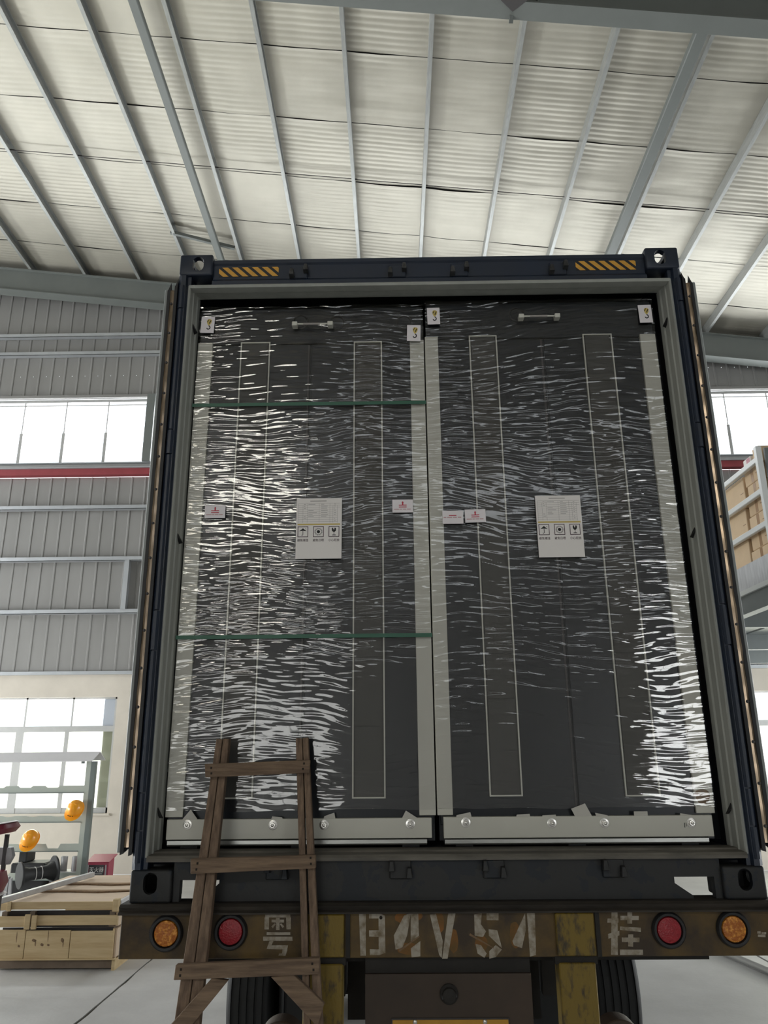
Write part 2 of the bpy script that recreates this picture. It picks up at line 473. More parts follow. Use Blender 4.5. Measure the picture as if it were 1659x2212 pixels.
def tie(x, y0, y1, w, h, drop):
    k = 1 - drop / 9.2
    x = -0.19 + (x + 0.19) * k
    slope_box(MB(), x - w / 2, x + w / 2, y0, y1, -drop - h, -drop).obj('tie_beam', 'steel_grey', ceiling, bev=0.012)
tie(-3.44, 3.75, 10.7, 0.125, 0.10, 0.06)
tie(3.66, 3.75, 10.7, 0.15, 0.10, 0.06)
def rafter(y, hgt, w, top):
    mb = MB()
    slope_box(mb, HX0, HX1, y - w / 2, y + w / 2, top - hgt, top - hgt + 0.018)
    o = mb.obj('rafter', 'steel_grey', ceiling)
    slope_box(MB(), HX0, HX1, y - 0.006, y + 0.006, top - hgt + 0.018, top - 0.018).obj('rafter_web', 'steel_grey', o)
    slope_box(MB(), HX0, HX1, y - w / 2, y + w / 2, top - 0.018, top).obj('rafter_flange', 'steel_grey', o)
    return o
near = rafter(3.615, 0.55, 0.23, -0.02)
for (xx, y) in ((-8.6, -2.9), (0, -9.2)):
    rafter(y, 0.55, 0.30, -0.02)
for xst in (-6.0, -2.2, 1.55, 4.6):                                   # web stiffeners of the near rafter
    mb = MB()
    for s in (-1, 1):
        mb.box(xst - 0.006, xst + 0.006, 3.615 + (0.008 if s > 0 else -0.112), 3.615 + (0.112 if s > 0 else -0.008), rz(xst, 3.615) - 0.54, rz(xst, 3.615) - 0.05)
    mb.obj('stiffener', 'steel_grey', near)
# fly brace bracket under the near rafter
bx, by, bz = 1.27, 3.47, rz(1.27, 3.5) - 0.575
q = [(bx - 0.16, by), (bx, by - 0.13), (bx + 0.16, by), (bx, by + 0.15)]
MB().prism(q, bz - 0.012, bz, 'z').obj('fly_brace_plate', 'rod', near)
MB().bar((bx + 0.01, by - 0.18, bz + 0.35), (bx - 0.005, by + 0.28, bz - 0.035), 0.045, 0.045).obj('fly_brace_angle', 'steel_grey', near)
# end rafter along the back wall
e = MB()
slope_box(e, HX0, HX1, 10.62, 10.64, -0.50, -0.02)
endr = e.obj('rafter', 'steel_grey', ceiling)
slope_box(MB(), HX0, HX1, 10.56, 10.80, -0.52, -0.50).obj('rafter_flange', 'steel_grey', endr)
slope_box(MB(), HX0, HX1, 10.56, 10.80, -0.02, 0.0).obj('rafter_flange', 'steel_grey', endr)
for a, b in zip(PX[:-1], PX[1:]):
    if -9.5 < a < 8.0:
        q = 0.045 * ((round(a * 7) % 2) * 2 - 1)
        MB().tube([(a - 0.01, 7.28, rz(a, 7.28) + 0.09), (b + 0.07, 7.28, rz(b, 7.28) + 0.09)], 0.007, 6).obj('sag_rod', 'rod', ceiling)
MB().bar((-4.27, 8.98, rz(-4.27, 8.98) + 0.03), (-3.12, 9.28, rz(-3.12, 9.28) + 0.03), 0.06, 0.06).obj('brace_strut', 'steel_grey', ceiling)

# ---- back wall
MASON = 3.33
def masonry(mb, x0, x1, y0, y1, wins, z0=0.0, z1=MASON, wz0=0.97, wz1=2.93):
    """plaster wall with window openings; wins = [(x0,x1)] along the long axis (x)"""
    cur = x0
    for (a, b) in wins:
        mb.box(cur, a, y0, y1, z0, z1)
        mb.box(a, b, y0, y1, z0, wz0)
        mb.box(a, b, y0, y1, wz1, z1)
        cur = b
    mb.box(cur, x1, y0, y1, z0, z1)
    return mb
wall_back = struct(masonry(MB(), HX0, HX1, 11.0, 11.28, [(-12.9, -5.18), (5.75, 11.6)]).obj('wall_back', 'plaster'))
BAND0, BAND1 = 7.46, 8.77
def cladding(x0, z0, top, holes):
    """ribbed sheet 1.06 m wide; small nail holes let daylight through"""
    xs_, off = [x0], []
    cols = []
    for k in range(4):
        a = x0 + 0.265 * k
        cols += [(a, 0.0), (a + 0.12, 0.0), (a + 0.1265, 0.0), (a + 0.145, 0.0), (a + 0.215, 0.0), (a + 0.228, -0.012), (a + 0.252, -0.012)]
    cols.append((x0 + 1.06, 0.0))
    if holes:
        rows = [z0, 9.345, 9.358, None]
    else:
        rows = [z0, None]
    vs_, fs_ = [], []
    for r in rows:
        for (x, d) in cols:
            vs_.append((x, 11.02 + d, r if r is not None else (top(x) if callable(top) else top)))
    w = len(cols)
    for i in range(len(rows) - 1):
        for k in range(w - 1):
            if holes and i == 1 and k % 7 == 1 and random.random() < 0.85:
                continue
            fs_.append((i * w + k, i * w + k + 1, (i + 1) * w + k + 1, (i + 1) * w + k))
    MB().add(vs_, fs_).obj('cladding_sheet', 'clad', wall_back)
x = HX0
while x < HX1 - 0.3:
    gap = 0.0 if x > -7.4 else 0.05
    cladding(x, BAND1 + 0.09, lambda t: rz(t, 11) + 0.19 - gap, True)
    cladding(x, MASON, 7.14, False)
    x += 1.06
def girt(z, hgt=0.075, dep=0.11, m='girt', y=10.99):
    MB().box(HX0, HX1, y - dep, y, z - 0.006, z + 0.006).box(HX0, HX1, y - dep, y - dep + 0.006, z - 0.01, z + hgt).obj('girt', m, wall_back)
for z in (10.19, 9.77, 6.45, 5.43, 4.43):
    girt(z)
sbox('girt_post', 'girt', wall_back, -5.23, -5.14, 10.86, 10.98, 4.50, 5.43)
sbox('wall_flashing', 'girt', wall_back, HX0, HX1, 10.93, 11.0, 3.325, 3.385)
sbox('red_beam', 'red_beam', wall_back, HX0, HX1, 10.85, 10.99, 7.14, 7.265)
sbox('window_ledge', 'girt', wall_back, HX0, HX1, 10.80, 11.0, 7.265, 7.285)
sbox('window_ledge_face', 'winframe', wall_back, HX0, HX1, 10.90, 11.0, 7.285, 7.375)
sbox('window_ledge', 'girt', wall_back, HX0, HX1, 10.84, 11.0, 7.375, 7.395)
sbox('window_header', 'clad', wall_back, HX0, HX1, 10.94, 11.02, BAND1 + 0.06, BAND1 + 0.12)
for xc in (-5.0, -4.0, 4.2):                                          # columns beside the window band
    sbox('wall_column', 'steel_grey', wall_back, xc - 0.06, xc + 0.10, 10.80, 11.0, 7.395, BAND1 + 0.06)

# ---- upper window band
def band_window(name, x0, x1, x_first):
    w = struct(link(name, None))
    sbox('window_frame', 'winframe', w, x0, x1, 11.04, 11.10, BAND1, BAND1 + 0.06)
    sbox('window_frame', 'winframe', w, x0, x1, 11.04, 11.10, 7.395, BAND0)
    sbox('transom', 'winframe', w, x0, x1, 11.05, 11.065, BAND1 - 0.075, BAND1 - 0.055)
    edges = [x0]
    x = x_first
    while x < x1 - 0.1:
        if x > x0 + 0.1:
            edges.append(x)
            # slim rod above, stouter bar below
            MB().box(x - 0.010, x + 0.010, 11.045, 11.075, 8.10, BAND1).obj('mullion', 'winframe', w)
            MB().box(x - 0.030, x + 0.030, 11.04, 11.085, BAND0, 8.10).obj('mullion', 'winframe', w)
        x += 0.85
    edges.append(x1)
    for a, b in zip(edges[:-1], edges[1:]):
        sbox('pane', 'pane', w, a, b, 11.078, 11.082, BAND0, BAND1)
band_window('window_1', HX0 + 0.2, -5.06, -7.61 - 0.85 * 6)
band_window('window_2', -4.9, 4.1, -4.3)
band_window('window_3', 4.3, HX1 - 0.2, 6.5 - 0.85 * 2)
# ---- lower windows
def low_window(name, x0, x1, cols, green=None):
    """top lights over sliding sashes"""
    w = struct(link(name, None))
    z0, z1, zt = 0.97, 2.93, 2.36
    y0, y1 = 11.06, 11.14
    sbox('window_sill', 'plaster', w, x0 - 0.03, x1 + 0.05, 10.96, 11.06, z0 - 0.035, z0)
    sbox('window_frame', 'winframe', w, x0, x1, y0, y1, z1 - 0.03, z1)
    sbox('window_frame', 'winframe', w, x0, x1, y0, y1, z0, z0 + 0.09)
    sbox('window_frame', 'winframe', w, x0, x0 + 0.05, y0, y1, z0, z1)
    sbox('window_frame', 'winframe', w, x1 - 0.05, x1, y0, y1, z0, z1)
    sbox('transom', 'winframe', w, x0, x1, y0 - 0.01, y1, zt - 0.03, zt + 0.07)
    for i, (a, thick) in enumerate(cols):
        sbox('mullion', 'winframe', w, a - 0.016, a + 0.016, y0, y1, zt + 0.07, z1)
        sbox('mullion', 'winframe', w, a - thick - 0.06, a + thick - 0.06, y0 - 0.005, y1, z0, zt)
    e = [x0] + [c[0] for c in cols] + [x1]
    for a, b in zip(e[:-1], e[1:]):
        sbox('pane', 'pane', w, a, b, 11.098, 11.102, zt + 0.04, z1)
        sbox('pane', 'frost', w, a, b, 11.108, 11.112, z0, zt)
    if green:
        sbox('curtain', 'curtain', w, green, x1 - 0.05, 11.115, 11.119, zt + 0.06, z1 - 0.03)
        sbox('curtain', 'curtain', w, green + 0.02, x1 - 0.05, 11.120, 11.124, z0 + 0.09, zt - 0.03)
    return w
low_window('window_4', -12.9, -5.18, [(-12.0, .04), (-11.1, .07), (-10.3, .04), (-9.4, .07), (-8.55, .04), (-7.7, .04), (-6.83, .072), (-5.985, .038)], green=-5.44)
low_window('window_5', 5.75, 11.6, [(6.6, .04), (7.45, .07), (8.3, .04), (9.15, .07), (10.0, .04), (10.85, .07)])

# ---- side walls and the wall behind the photographer, with unseen windows laid out for their light
def side_wall(name, x0, x1, wz, band):
    mb = MB()
    a, b = wz
    mb.box(x0, x1, HY0, HY1, 0, 0.97)
    mb.box(x0, x1, HY0, a, 0.97, 2.93).box(x0, x1, b, HY1, 0.97, 2.93)
    mb.box(x0, x1, HY0, HY1, 2.93, band[0])
    top0, top1 = rz((x0 + x1) / 2, HY0) + 0.2, rz((x0 + x1) / 2, HY1) + 0.2
    mb.box(x0, x1, HY0, 0.2, band[0], band[1]).box(x0, x1, HY1 - 0.2, HY1, band[0], band[1])
    mb.hexa([(x0, HY0, band[1]), (x1, HY0, band[1]), (x1, HY1, band[1]), (x0, HY1, band[1]), (x0, HY0, top0), (x1, HY0, top0), (x1, HY1, top1), (x0, HY1, top1)])
    o = struct(mb.obj(name, 'hallwall'))
    xm = (x0 + x1) / 2
    return o
wall_left = side_wall('wall_left', HX0 - 0.28, HX0, (0.0, 10.0), (BAND0, BAND1))
wall_right = side_wall('wall_right', HX1, HX1 + 0.28, (0.0, 10.0), (7.18, 8.12))
def side_window(name, xm, y0, y1, z0, z1, n):
    w = struct(link(name, None))
    sbox('window_frame', 'winframe', w, xm - 0.04, xm + 0.04, y0, y1, z0, z0 + 0.05)
    sbox('window_frame', 'winframe', w, xm - 0.04, xm + 0.04, y0, y1, z1 - 0.05, z1)
    for i in range(n):
        a, b = y0 + (y1 - y0) * i / n, y0 + (y1 - y0) * (i + 1) / n
        sbox('mullion', 'winframe', w, xm - 0.03, xm + 0.03, a - 0.025, a + 0.025, z0, z1)
        sbox('pane', 'pane', w, xm - 0.003, xm + 0.003, a + 0.025, b - 0.025, z0 + 0.05, z1 - 0.05)
side_window('window_6', HX0 - 0.14, 0.2, HY1 - 0.2, BAND0, BAND1, 12)
side_window('window_7', HX0 - 0.14, 0.0, 10.0, 0.97, 2.93, 8)
side_window('window_8', HX1 + 0.14, 0.2, HY1 - 0.2, 7.18, 8.12, 12)
side_window('window_9', HX1 + 0.14, 0.0, 10.0, 0.97, 2.93, 8)
mb = MB()
masonry(mb, HX0, HX1, HY0 - 0.28, HY0, [(-5.1, -1.5), (5.3, 7.3)], 0.0, BAND0, 0.97, 2.93)
mb.box(HX0, -8.4, HY0 - 0.28, HY0, BAND0, BAND1).box(8.0, HX1, HY0 - 0.28, HY0, BAND0, BAND1)
mb.hexa([(HX0, HY0 - 0.28, BAND1), (HX1, HY0 - 0.28, BAND1), (HX1, HY0, BAND1), (HX0, HY0, BAND1),
         (HX0, HY0 - 0.28, rz(HX0, HY0) + 0.2), (HX1, HY0 - 0.28, rz(HX1, HY0) + 0.2), (HX1, HY0, rz(HX1, HY0) + 0.2), (HX0, HY0, rz(HX0, HY0) + 0.2)])
wall_front = struct(mb.obj('wall_front', 'hallwall'))
def front_window(name, x0, x1, z0, z1, n):
    w = struct(link(name, None))
    y = HY0 - 0.14
    sbox('window_frame', 'winframe', w, x0, x1, y - 0.04, y + 0.04, z0, z0 + 0.05)
    sbox('window_frame', 'winframe', w, x0, x1, y - 0.04, y + 0.04, z1 - 0.05, z1)
    for i in range(n):
        a, b = x0 + (x1 - x0) * i / n, x0 + (x1 - x0) * (i + 1) / n
        sbox('mullion', 'winframe', w, a - 0.025, a + 0.025, y - 0.03, y + 0.03, z0, z1)
        sbox('pane', 'pane', w, a + 0.025, b - 0.025, y - 0.003, y + 0.003, z0 + 0.05, z1 - 0.05)
front_window('window_10', -8.4, 8.0, BAND0, BAND1, 18)
front_window('window_11', -5.1, -1.5, 0.97, 2.93, 4)
front_window('window_12', 5.3, 7.3, 0.97, 2.93, 2)

# ================================================================== SHIPPING CONTAINER
BZ = 1.40
LEN = 6.06
cont = thing('shipping_container', 'dark navy high-cube shipping container on the trailer with both rear doors swung open', 'container')

def boolean_mesh(base, cutters, m):
    o = bpy.data.objects.new('tmp', base)
    C.objects.link(o)
    tmp = []
    for c in cutters:
        q = bpy.data.objects.new('tmp_cut', c)
        C.objects.link(q)
        md = o.modifiers.new('cut', 'BOOLEAN')
        md.operation, md.object, md.solver = 'DIFFERENCE', q, 'EXACT'
        tmp.append(q)
    bpy.context.view_layer.update()
    me = evaluated(o)
    for q in tmp + [o]:
        bpy.data.objects.remove(q)
    me.materials.clear()
    me.materials.append(M[m])
    return me
def stadium(w, h, n=10):
    """upright rounded slot outline, width w, height h"""
    r = w / 2
    pts = [(r * math.cos(a), (h / 2 - r) + r * math.sin(a)) for a in [PI * k / n for k in range(n + 1)]]
    pts += [(r * math.cos(a), -(h / 2 - r) + r * math.sin(a)) for a in [PI + PI * k / n for k in range(n + 1)]]
    return pts
def casting(side, top):
    """hollow corner casting with slots in its faces; side -1 / +1"""
    x0, x1 = (-1.219, -1.057) if side < 0 else (1.057, 1.219)
    z0, z1 = (4.178, 4.296) if top else (1.40, 1.518)
    y0, y1 = (0.0, 0.178)
    xc = (x0 + x1) / 2
    base = MB().box(x0, x1, y0, y1, z0, z1).mesh('corner_casting', 'navy', bev=0.010, seg=3)
    inner = MB().box(x0 + 0.022, x1 - 0.022, y0 + 0.026, y1 - 0.02, z0 + 0.024, z1 - 0.024).mesh('c', None)
    zc = z0 + (0.062 if top else 0.070)
    xo = xc + (0.010 if side < 0 else -0.010) * (1 if top else -0.2)
    sl = stadium(0.054, 0.078 if not top else 0.080)
    front = MB().prism([(xo + a, zc + b) for a, b in sl], y0 - 0.05, y0 + 0.06, 'y').mesh('c', None)
    sidec = MB().prism([(0.089 + b * 1.0, zc + a * 0.9) for a, b in sl], (x0 - 0.05) if side < 0 else (x1 - 0.06), (x0 + 0.06) if side < 0 else (x1 + 0.05), 'x').mesh('c', None)
    zt = (z1 - 0.05, z1 + 0.05) if top else (z0 - 0.05, z0 + 0.05)
    topc = MB().prism([(xc + a * 1.15, 0.089 + b * 1.5) for a, b in sl], zt[0], zt[1], 'z').mesh('c', None)
    me = boolean_mesh(base, [inner, front, sidec, topc], 'navy' if top else 'navy_dirty')
    o = link('corner_casting', me, cont)
    me.polygons.foreach_set('use_smooth', [True] * len(me.polygons))
    me.set_sharp_from_angle(angle=math.radians(35))
    return o
for s in (-1, 1):
    for t in (True, False):
        casting(s, t)
# rear header, stepped like a rolled channel
prof = [(0.022, 4.274), (0.022, 4.255), (0.030, 4.246), (0.030, 4.170), (0.012, 4.150), (0.012, 4.128), (0.13, 4.128), (0.13, 4.274)]
header = MB().prism(prof, -1.058, 1.058, 'x').obj('door_header', 'navy', cont)
def cam_keeper(x, z, y, up, m):
    """little bracket of two ears on a plate that holds a lock-rod cam"""
    o = MB().box(x - 0.042, x + 0.042, y - 0.012, y + 0.004, z - 0.034, z + 0.034).obj('cam_keeper', m, cont, bev=0.004)
    for s in (-1, 1):
        zz = z + (0.012 * s * up)
        MB().hexa([(x + s * 0.034 - 0.012, y - 0.042, zz - 0.016), (x + s * 0.034 + 0.012, y - 0.042, zz - 0.016), (x + s * 0.034 + 0.012, y, zz - 0.022), (x + s * 0.034 - 0.012, y, zz - 0.022),
                   (x + s * 0.034 - 0.007, y - 0.036, zz + 0.020), (x + s * 0.034 + 0.007, y - 0.036, zz + 0.020), (x + s * 0.034 + 0.010, y, zz + 0.024), (x + s * 0.034 - 0.010, y, zz + 0.024)]).obj('keeper_ear', 'worn_steel' if up > 0 else 'navy_dirty', o, bev=0.002)
for x, u in ((-0.634, -1), (-0.153, 1), (0.151, -1), (0.632, 1)):
    cam_keeper(x, 4.195, 0.026, abs(u), 'navy')
for x in (-0.655, -0.176, 0.185, 0.645):
    cam_keeper(x, 1.512, 0.022, -1, 'navy_dirty')
def hazard(x0, x1, z0, z1):
    y = 0.0285
    o = sbox('hazard_sticker', 'black_sticker', cont, x0, x1, y, y + 0.0015, z0, z1)
    h, n = z1 - z0, 6
    p = (x1 - x0) / n
    for i in range(n + 1):
        a = x0 + p * (i - 1) + p * 0.30
        # stripe leaning down to the right, clipped to the sticker
        poly = [(a, z1), (a + p * 0.58, z1), (a + p * 0.58 + h * 1.05, z0), (a + h * 1.05, z0)]
        def clip(poly, xlim, keep):
            out = []
            for q, r in zip(poly, poly[1:] + poly[:1]):
                if keep(q[0]):
                    out.append(q)
                if keep(q[0]) != keep(r[0]):
                    t = (xlim - q[0]) / (r[0] - q[0])
                    out.append((xlim, q[1] + t * (r[1] - q[1])))
            return out
        poly = clip(poly, x0, lambda v: v >= x0)
        poly = clip(poly, x1, lambda v: v <= x1) if poly else poly
        if len(poly) >= 3:
            MB().prism(poly, y - 0.0009, y, 'y').obj('yellow_stripe', 'yellow_sticker', o)
hazard(-1.030, -0.736, 4.184, 4.236)
hazard(0.722, 1.016, 4.190, 4.242)
# corner posts
for s in (-1, 1):
    q = [(s * 1.219, 0.012), (s * 1.204, 0.0), (s * 1.182, 0.0), (s * 1.176, 0.018), (s * 1.160, 0.018), (s * 1.160, 0.10), (s * 1.219, 0.14)]
    MB().prism(q, 1.518, 4.178, 'z').obj('corner_post', 'navy', cont)
    # painted steel jamb, with a step and a rounded rib
    q = [(s * 1.172, 0.016), (s * 1.163, 0.010), (s * 1.160, 0.016), (s * 1.158, 0.055), (s * 1.153, 0.060), (s * 1.152, 0.105), (s * 1.147, 0.115), (s * 1.146, 0.150), (s * 1.152, 0.165), (s * 1.172, 0.165)]
    MB().prism(q, 1.560, 4.128, 'z').obj('door_jamb', 'jamb', cont)
    for z in (3.93, 2.87, 1.72):
        MB().add([(s * 1.156, 0.075, z + 0.028), (s * 1.148, 0.062, z), (s * 1.130, 0.085, z - 0.022), (s * 1.156, 0.105, z - 0.022)], [(0, 1, 2), (0, 2, 3), (0, 3, 1), (1, 3, 2)]).obj('lashing_lug', 'rubber', cont)
MB().prism([(0.010, 4.128), (0.004, 4.120), (0.012, 4.112), (0.060, 4.116), (0.062, 4.122), (0.13, 4.128)], -1.165, 1.165, 'x').obj('door_header_lip', 'jamb', cont)
# inner soffit behind the header lip
MB().prism([(0.075, 4.122), (0.150, 4.135), (0.150, 4.150), (0.075, 4.150)], -1.160, 1.160, 'x').obj('header_soffit', 'jamb', cont)
# sill: front plate with two cut-outs, worn threshold on top
zs0, zs1 = 1.402, 1.545
sill = MB()
for (a, b, c, d) in ((-1.057, -1.031, zs0, zs1), (-0.878, 0.878, zs0, zs1), (1.031, 1.057, zs0, zs1), (-1.031, -0.878, 1.478, zs1), (0.878, 1.031, 1.478, zs1)):
    sill.box(a, b, 0.024, 0.060, c, d)
sill.obj('door_sill', 'navy_dirty', cont)
MB().prism([(-0.876, 1.468), (-0.876, 1.402), (-0.945, 1.402), (-0.945, 1.412)], 0.026, 0.058, 'y').obj('sill_gusset', 'navy_dirty', cont)
MB().prism([(0.945, 1.412), (0.945, 1.402), (0.870, 1.402), (0.870, 1.462)], 0.026, 0.058, 'y').obj('sill_gusset', 'navy_dirty', cont)
MB().prism([(0.004, 1.556), (0.010, 1.566), (0.060, 1.570), (0.065, 1.576), (0.14, 1.578), (0.14, 1.545), (0.004, 1.545)], -1.163, 1.163, 'x').obj('threshold', 'sillgrey', cont)
# shell
def corrugated(x, s):
    vs_, y = [], 0.165
    pts = []
    while y < LEN - 0.1:
        pts += [(0.0, y), (0.0, y + 0.07), (0.036, y + 0.14), (0.036, y + 0.21)]
        y += 0.28
    vs_ = [(s * (1.175 + d), yy, 1.56) for d, yy in pts] + [(s * (1.175 + d), yy, 4.20) for d, yy in pts]
    n = len(pts)
    return MB().add(vs_, [(i, i + 1, n + i + 1, n + i) for i in range(n - 1)])
for s in (-1, 1):
    corrugated(1.175, s).obj('side_wall', 'inside', cont)
    sbox('bottom_rail', 'navy', cont, s * 1.219 if s < 0 else 1.155, -1.155 if s < 0 else 1.219, 0.18, LEN, 1.43, 1.575)
    sbox('top_rail', 'navy', cont, s * 1.219 if s < 0 else 1.160, -1.160 if s < 0 else 1.219, 0.18, LEN, 4.20, 4.28)
sbox('roof_panel', 'inside', cont, -1.219, 1.219, 0.12, LEN, 4.262, 4.274)
sbox('front_wall', 'inside', cont, -1.219, 1.219, LEN - 0.06, LEN, 1.43, 4.28)
for i in range(8):
    w = 2.31 / 8
    sbox('floor_board', 'inside', cont, -1.155 + w * i + 0.002, -1.155 + w * (i + 1) - 0.002, 0.14, LEN - 0.06, 1.545, 1.572)
for i in range(14):
    sbox('cross_member', 'chassis', cont, -1.155, 1.155, 0.45 + 0.4 * i, 0.50 + 0.4 * i, 1.47, 1.545)

def door(s):
    """leaf folded back along the container's flank; its seal edge faces the camera"""
    X = lambda v: s * v
    def bx(mb, a, b, y0, y1, z0, z1):
        return mb.box(min(X(a), X(b)), max(X(a), X(b)), y0, y1, z0, z1)
    d = bx(MB(), 1.236, 1.276, 0.030, 1.18, 1.590, 4.095).obj('door', 'navy', cont)
    bx(MB(), 1.266, 1.282, 0.004, 0.10, 1.580, 4.100).obj('door_edge', 'edge_grey', d, bev=0.003)
    # two rubber lips with a bare metal retainer between them
    for a, b, zt, zb in ((1.252, 1.266, 4.105, 1.572), (1.219, 1.233, 4.128, 1.568)):
        am, pts = (a + b) / 2, []
        MB().hexa([(X(a), -0.004, zb + 0.012), (X(b), -0.004, zb), (X(b), 0.035, zb), (X(a), 0.035, zb + 0.012),
                   (X(a), -0.004, zt), (X(b), -0.004, zt - 0.015), (X(b), 0.035, zt - 0.015), (X(a), 0.035, zt)]).obj('door_gasket', 'rubber', d)
        MB().add([(X(a), 0.0, zt), (X(b), 0.0, zt - 0.015), (X(a + 0.003), 0.012, zt + 0.038), (X(b), 0.02, zt - 0.015), (X(a), 0.02, zt)], [(0, 1, 2), (1, 3, 2), (3, 4, 2), (4, 0, 2)]).obj('gasket_tip', 'rubber', d)
    # the retainer bulges a little between its rivets
    n, vs_, fs_ = 140, [], []
    z0, z1 = 1.60, 4.09
    for i in range(n + 1):
        z = z0 + (z1 - z0) * i / n
        b = 0.0012 * math.sin(2 * PI * (z - z0) / 0.157) + 0.0030 * noise.noise(Vector((z * 2.2, s * 3.0, 0)))
        t = 0.0015 * noise.noise(Vector((z * 3.3, s * 9.0, 4)))
        vs_ += [(X(1.253), -0.002 + b - t, z), (X(1.2425), -0.006 + b, z), (X(1.232), -0.002 + b + t, z)]
        if i:
            for k in range(2):
                fs_.append((3 * i - 3 + k, 3 * i - 2 + k, 3 * i + 1 + k, 3 * i + k))
    MB().add(vs_, fs_).obj('gasket_retainer', 'tan_strip', d, smooth=True)
    rv = MB().lathe([(0.0068, 0.0), (0.0055, -0.005), (0.002, -0.007)], (0, 0, 0), 'y', 10).mesh('rivet', 'rod', smooth=True)
    for i in range(16):
        link('rivet', rv, d, (X(1.2425), -0.004, 1.66 + 0.157 * i))
    # hinge tube sections on the post
    for (z0, z1, r) in ((1.54, 1.66, 0.017), (1.66, 1.80, 0.014), (1.80, 2.36, 0.0165), (2.36, 2.53, 0.0185), (2.53, 3.24, 0.0155), (3.24, 3.36, 0.0185), (3.36, 3.99, 0.0155), (3.99, 4.12, 0.0175)):
        MB().tube([(X(1.198), 0.002, z0 + 0.003), (X(1.198), 0.002, z1 - 0.003)], r * 0.8, 8).obj('hinge_barrel', 'navy', d)
    return d
door(-1)
door(1)

# ================================================================== WRAPPED CABINETS
def film_sheet(name, x0, x1, z0, z1, parent, seed, yb=0.126):
    nx, nz = 84, 900
    vs_, fs_ = [], []
    for iz in range(nz + 1):
        z = z0 + (z1 - z0) * iz / nz
        for ix in range(nx + 1):
            x = x0 + (x1 - x0) * ix / nx
            warp = 0.085 * noise.noise(Vector((x * 1.3 + seed, z * 1.5, 3.0))) + 0.02 * noise.noise(Vector((x * 5, z * 4, seed)))
            zz = z + warp * 1.0 + (x - x0) * 0.10 * noise.noise(Vector((seed * 2.0, z * 1.1, 8.0)))
            msk = 0.30 + 1.3 * noise.noise(Vector((x * 1.8, z * 1.6, seed + 4.0)))
            msk = min(1.0, max(0.42, msk + 0.45))
            d = noise.noise(Vector((x * 8.0 + seed, zz * 66.0, 0.0))) * 0.0021 + noise.noise(Vector((x * 16.0, zz * 125.0, seed))) * 0.0010 + noise.noise(Vector((x * 2.0, zz * 26.0, seed + 9))) * 0.0012
            y = yb - d * msk - 0.0015 * noise.noise(Vector((x * 3, z * 3, seed)))
            vs_.append((x, y, z + 0.012 * noise.noise(Vector((x * 4, seed, 1.0))) * (1 if iz in (0, nz) else 0)))
    w = nx + 1
    for iz in range(nz):
        for ix in range(nx):
            a = iz * w + ix
            fs_.append((a, a + 1, a + w + 1, a + w))
    me = bpy.data.meshes.new(name)
    me.from_pydata(vs_, [], fs_)
    me.materials.append(M['film'])
    me.polygons.foreach_set('use_smooth', [True] * len(me.polygons))
    me.update()
    return link(name, me, parent)
def poly_print(name, polys, m, parent, y, th=0.0003):
    mb = MB()
    for i, p in enumerate(polys):
        mb.prism(p, y - 0.000004 * i, y + th, 'y')
    return mb.obj(name, m, parent)
def rect(x0, x1, z0, z1):
    return [(x0, z0), (x1, z0), (x1, z1), (x0, z1)]
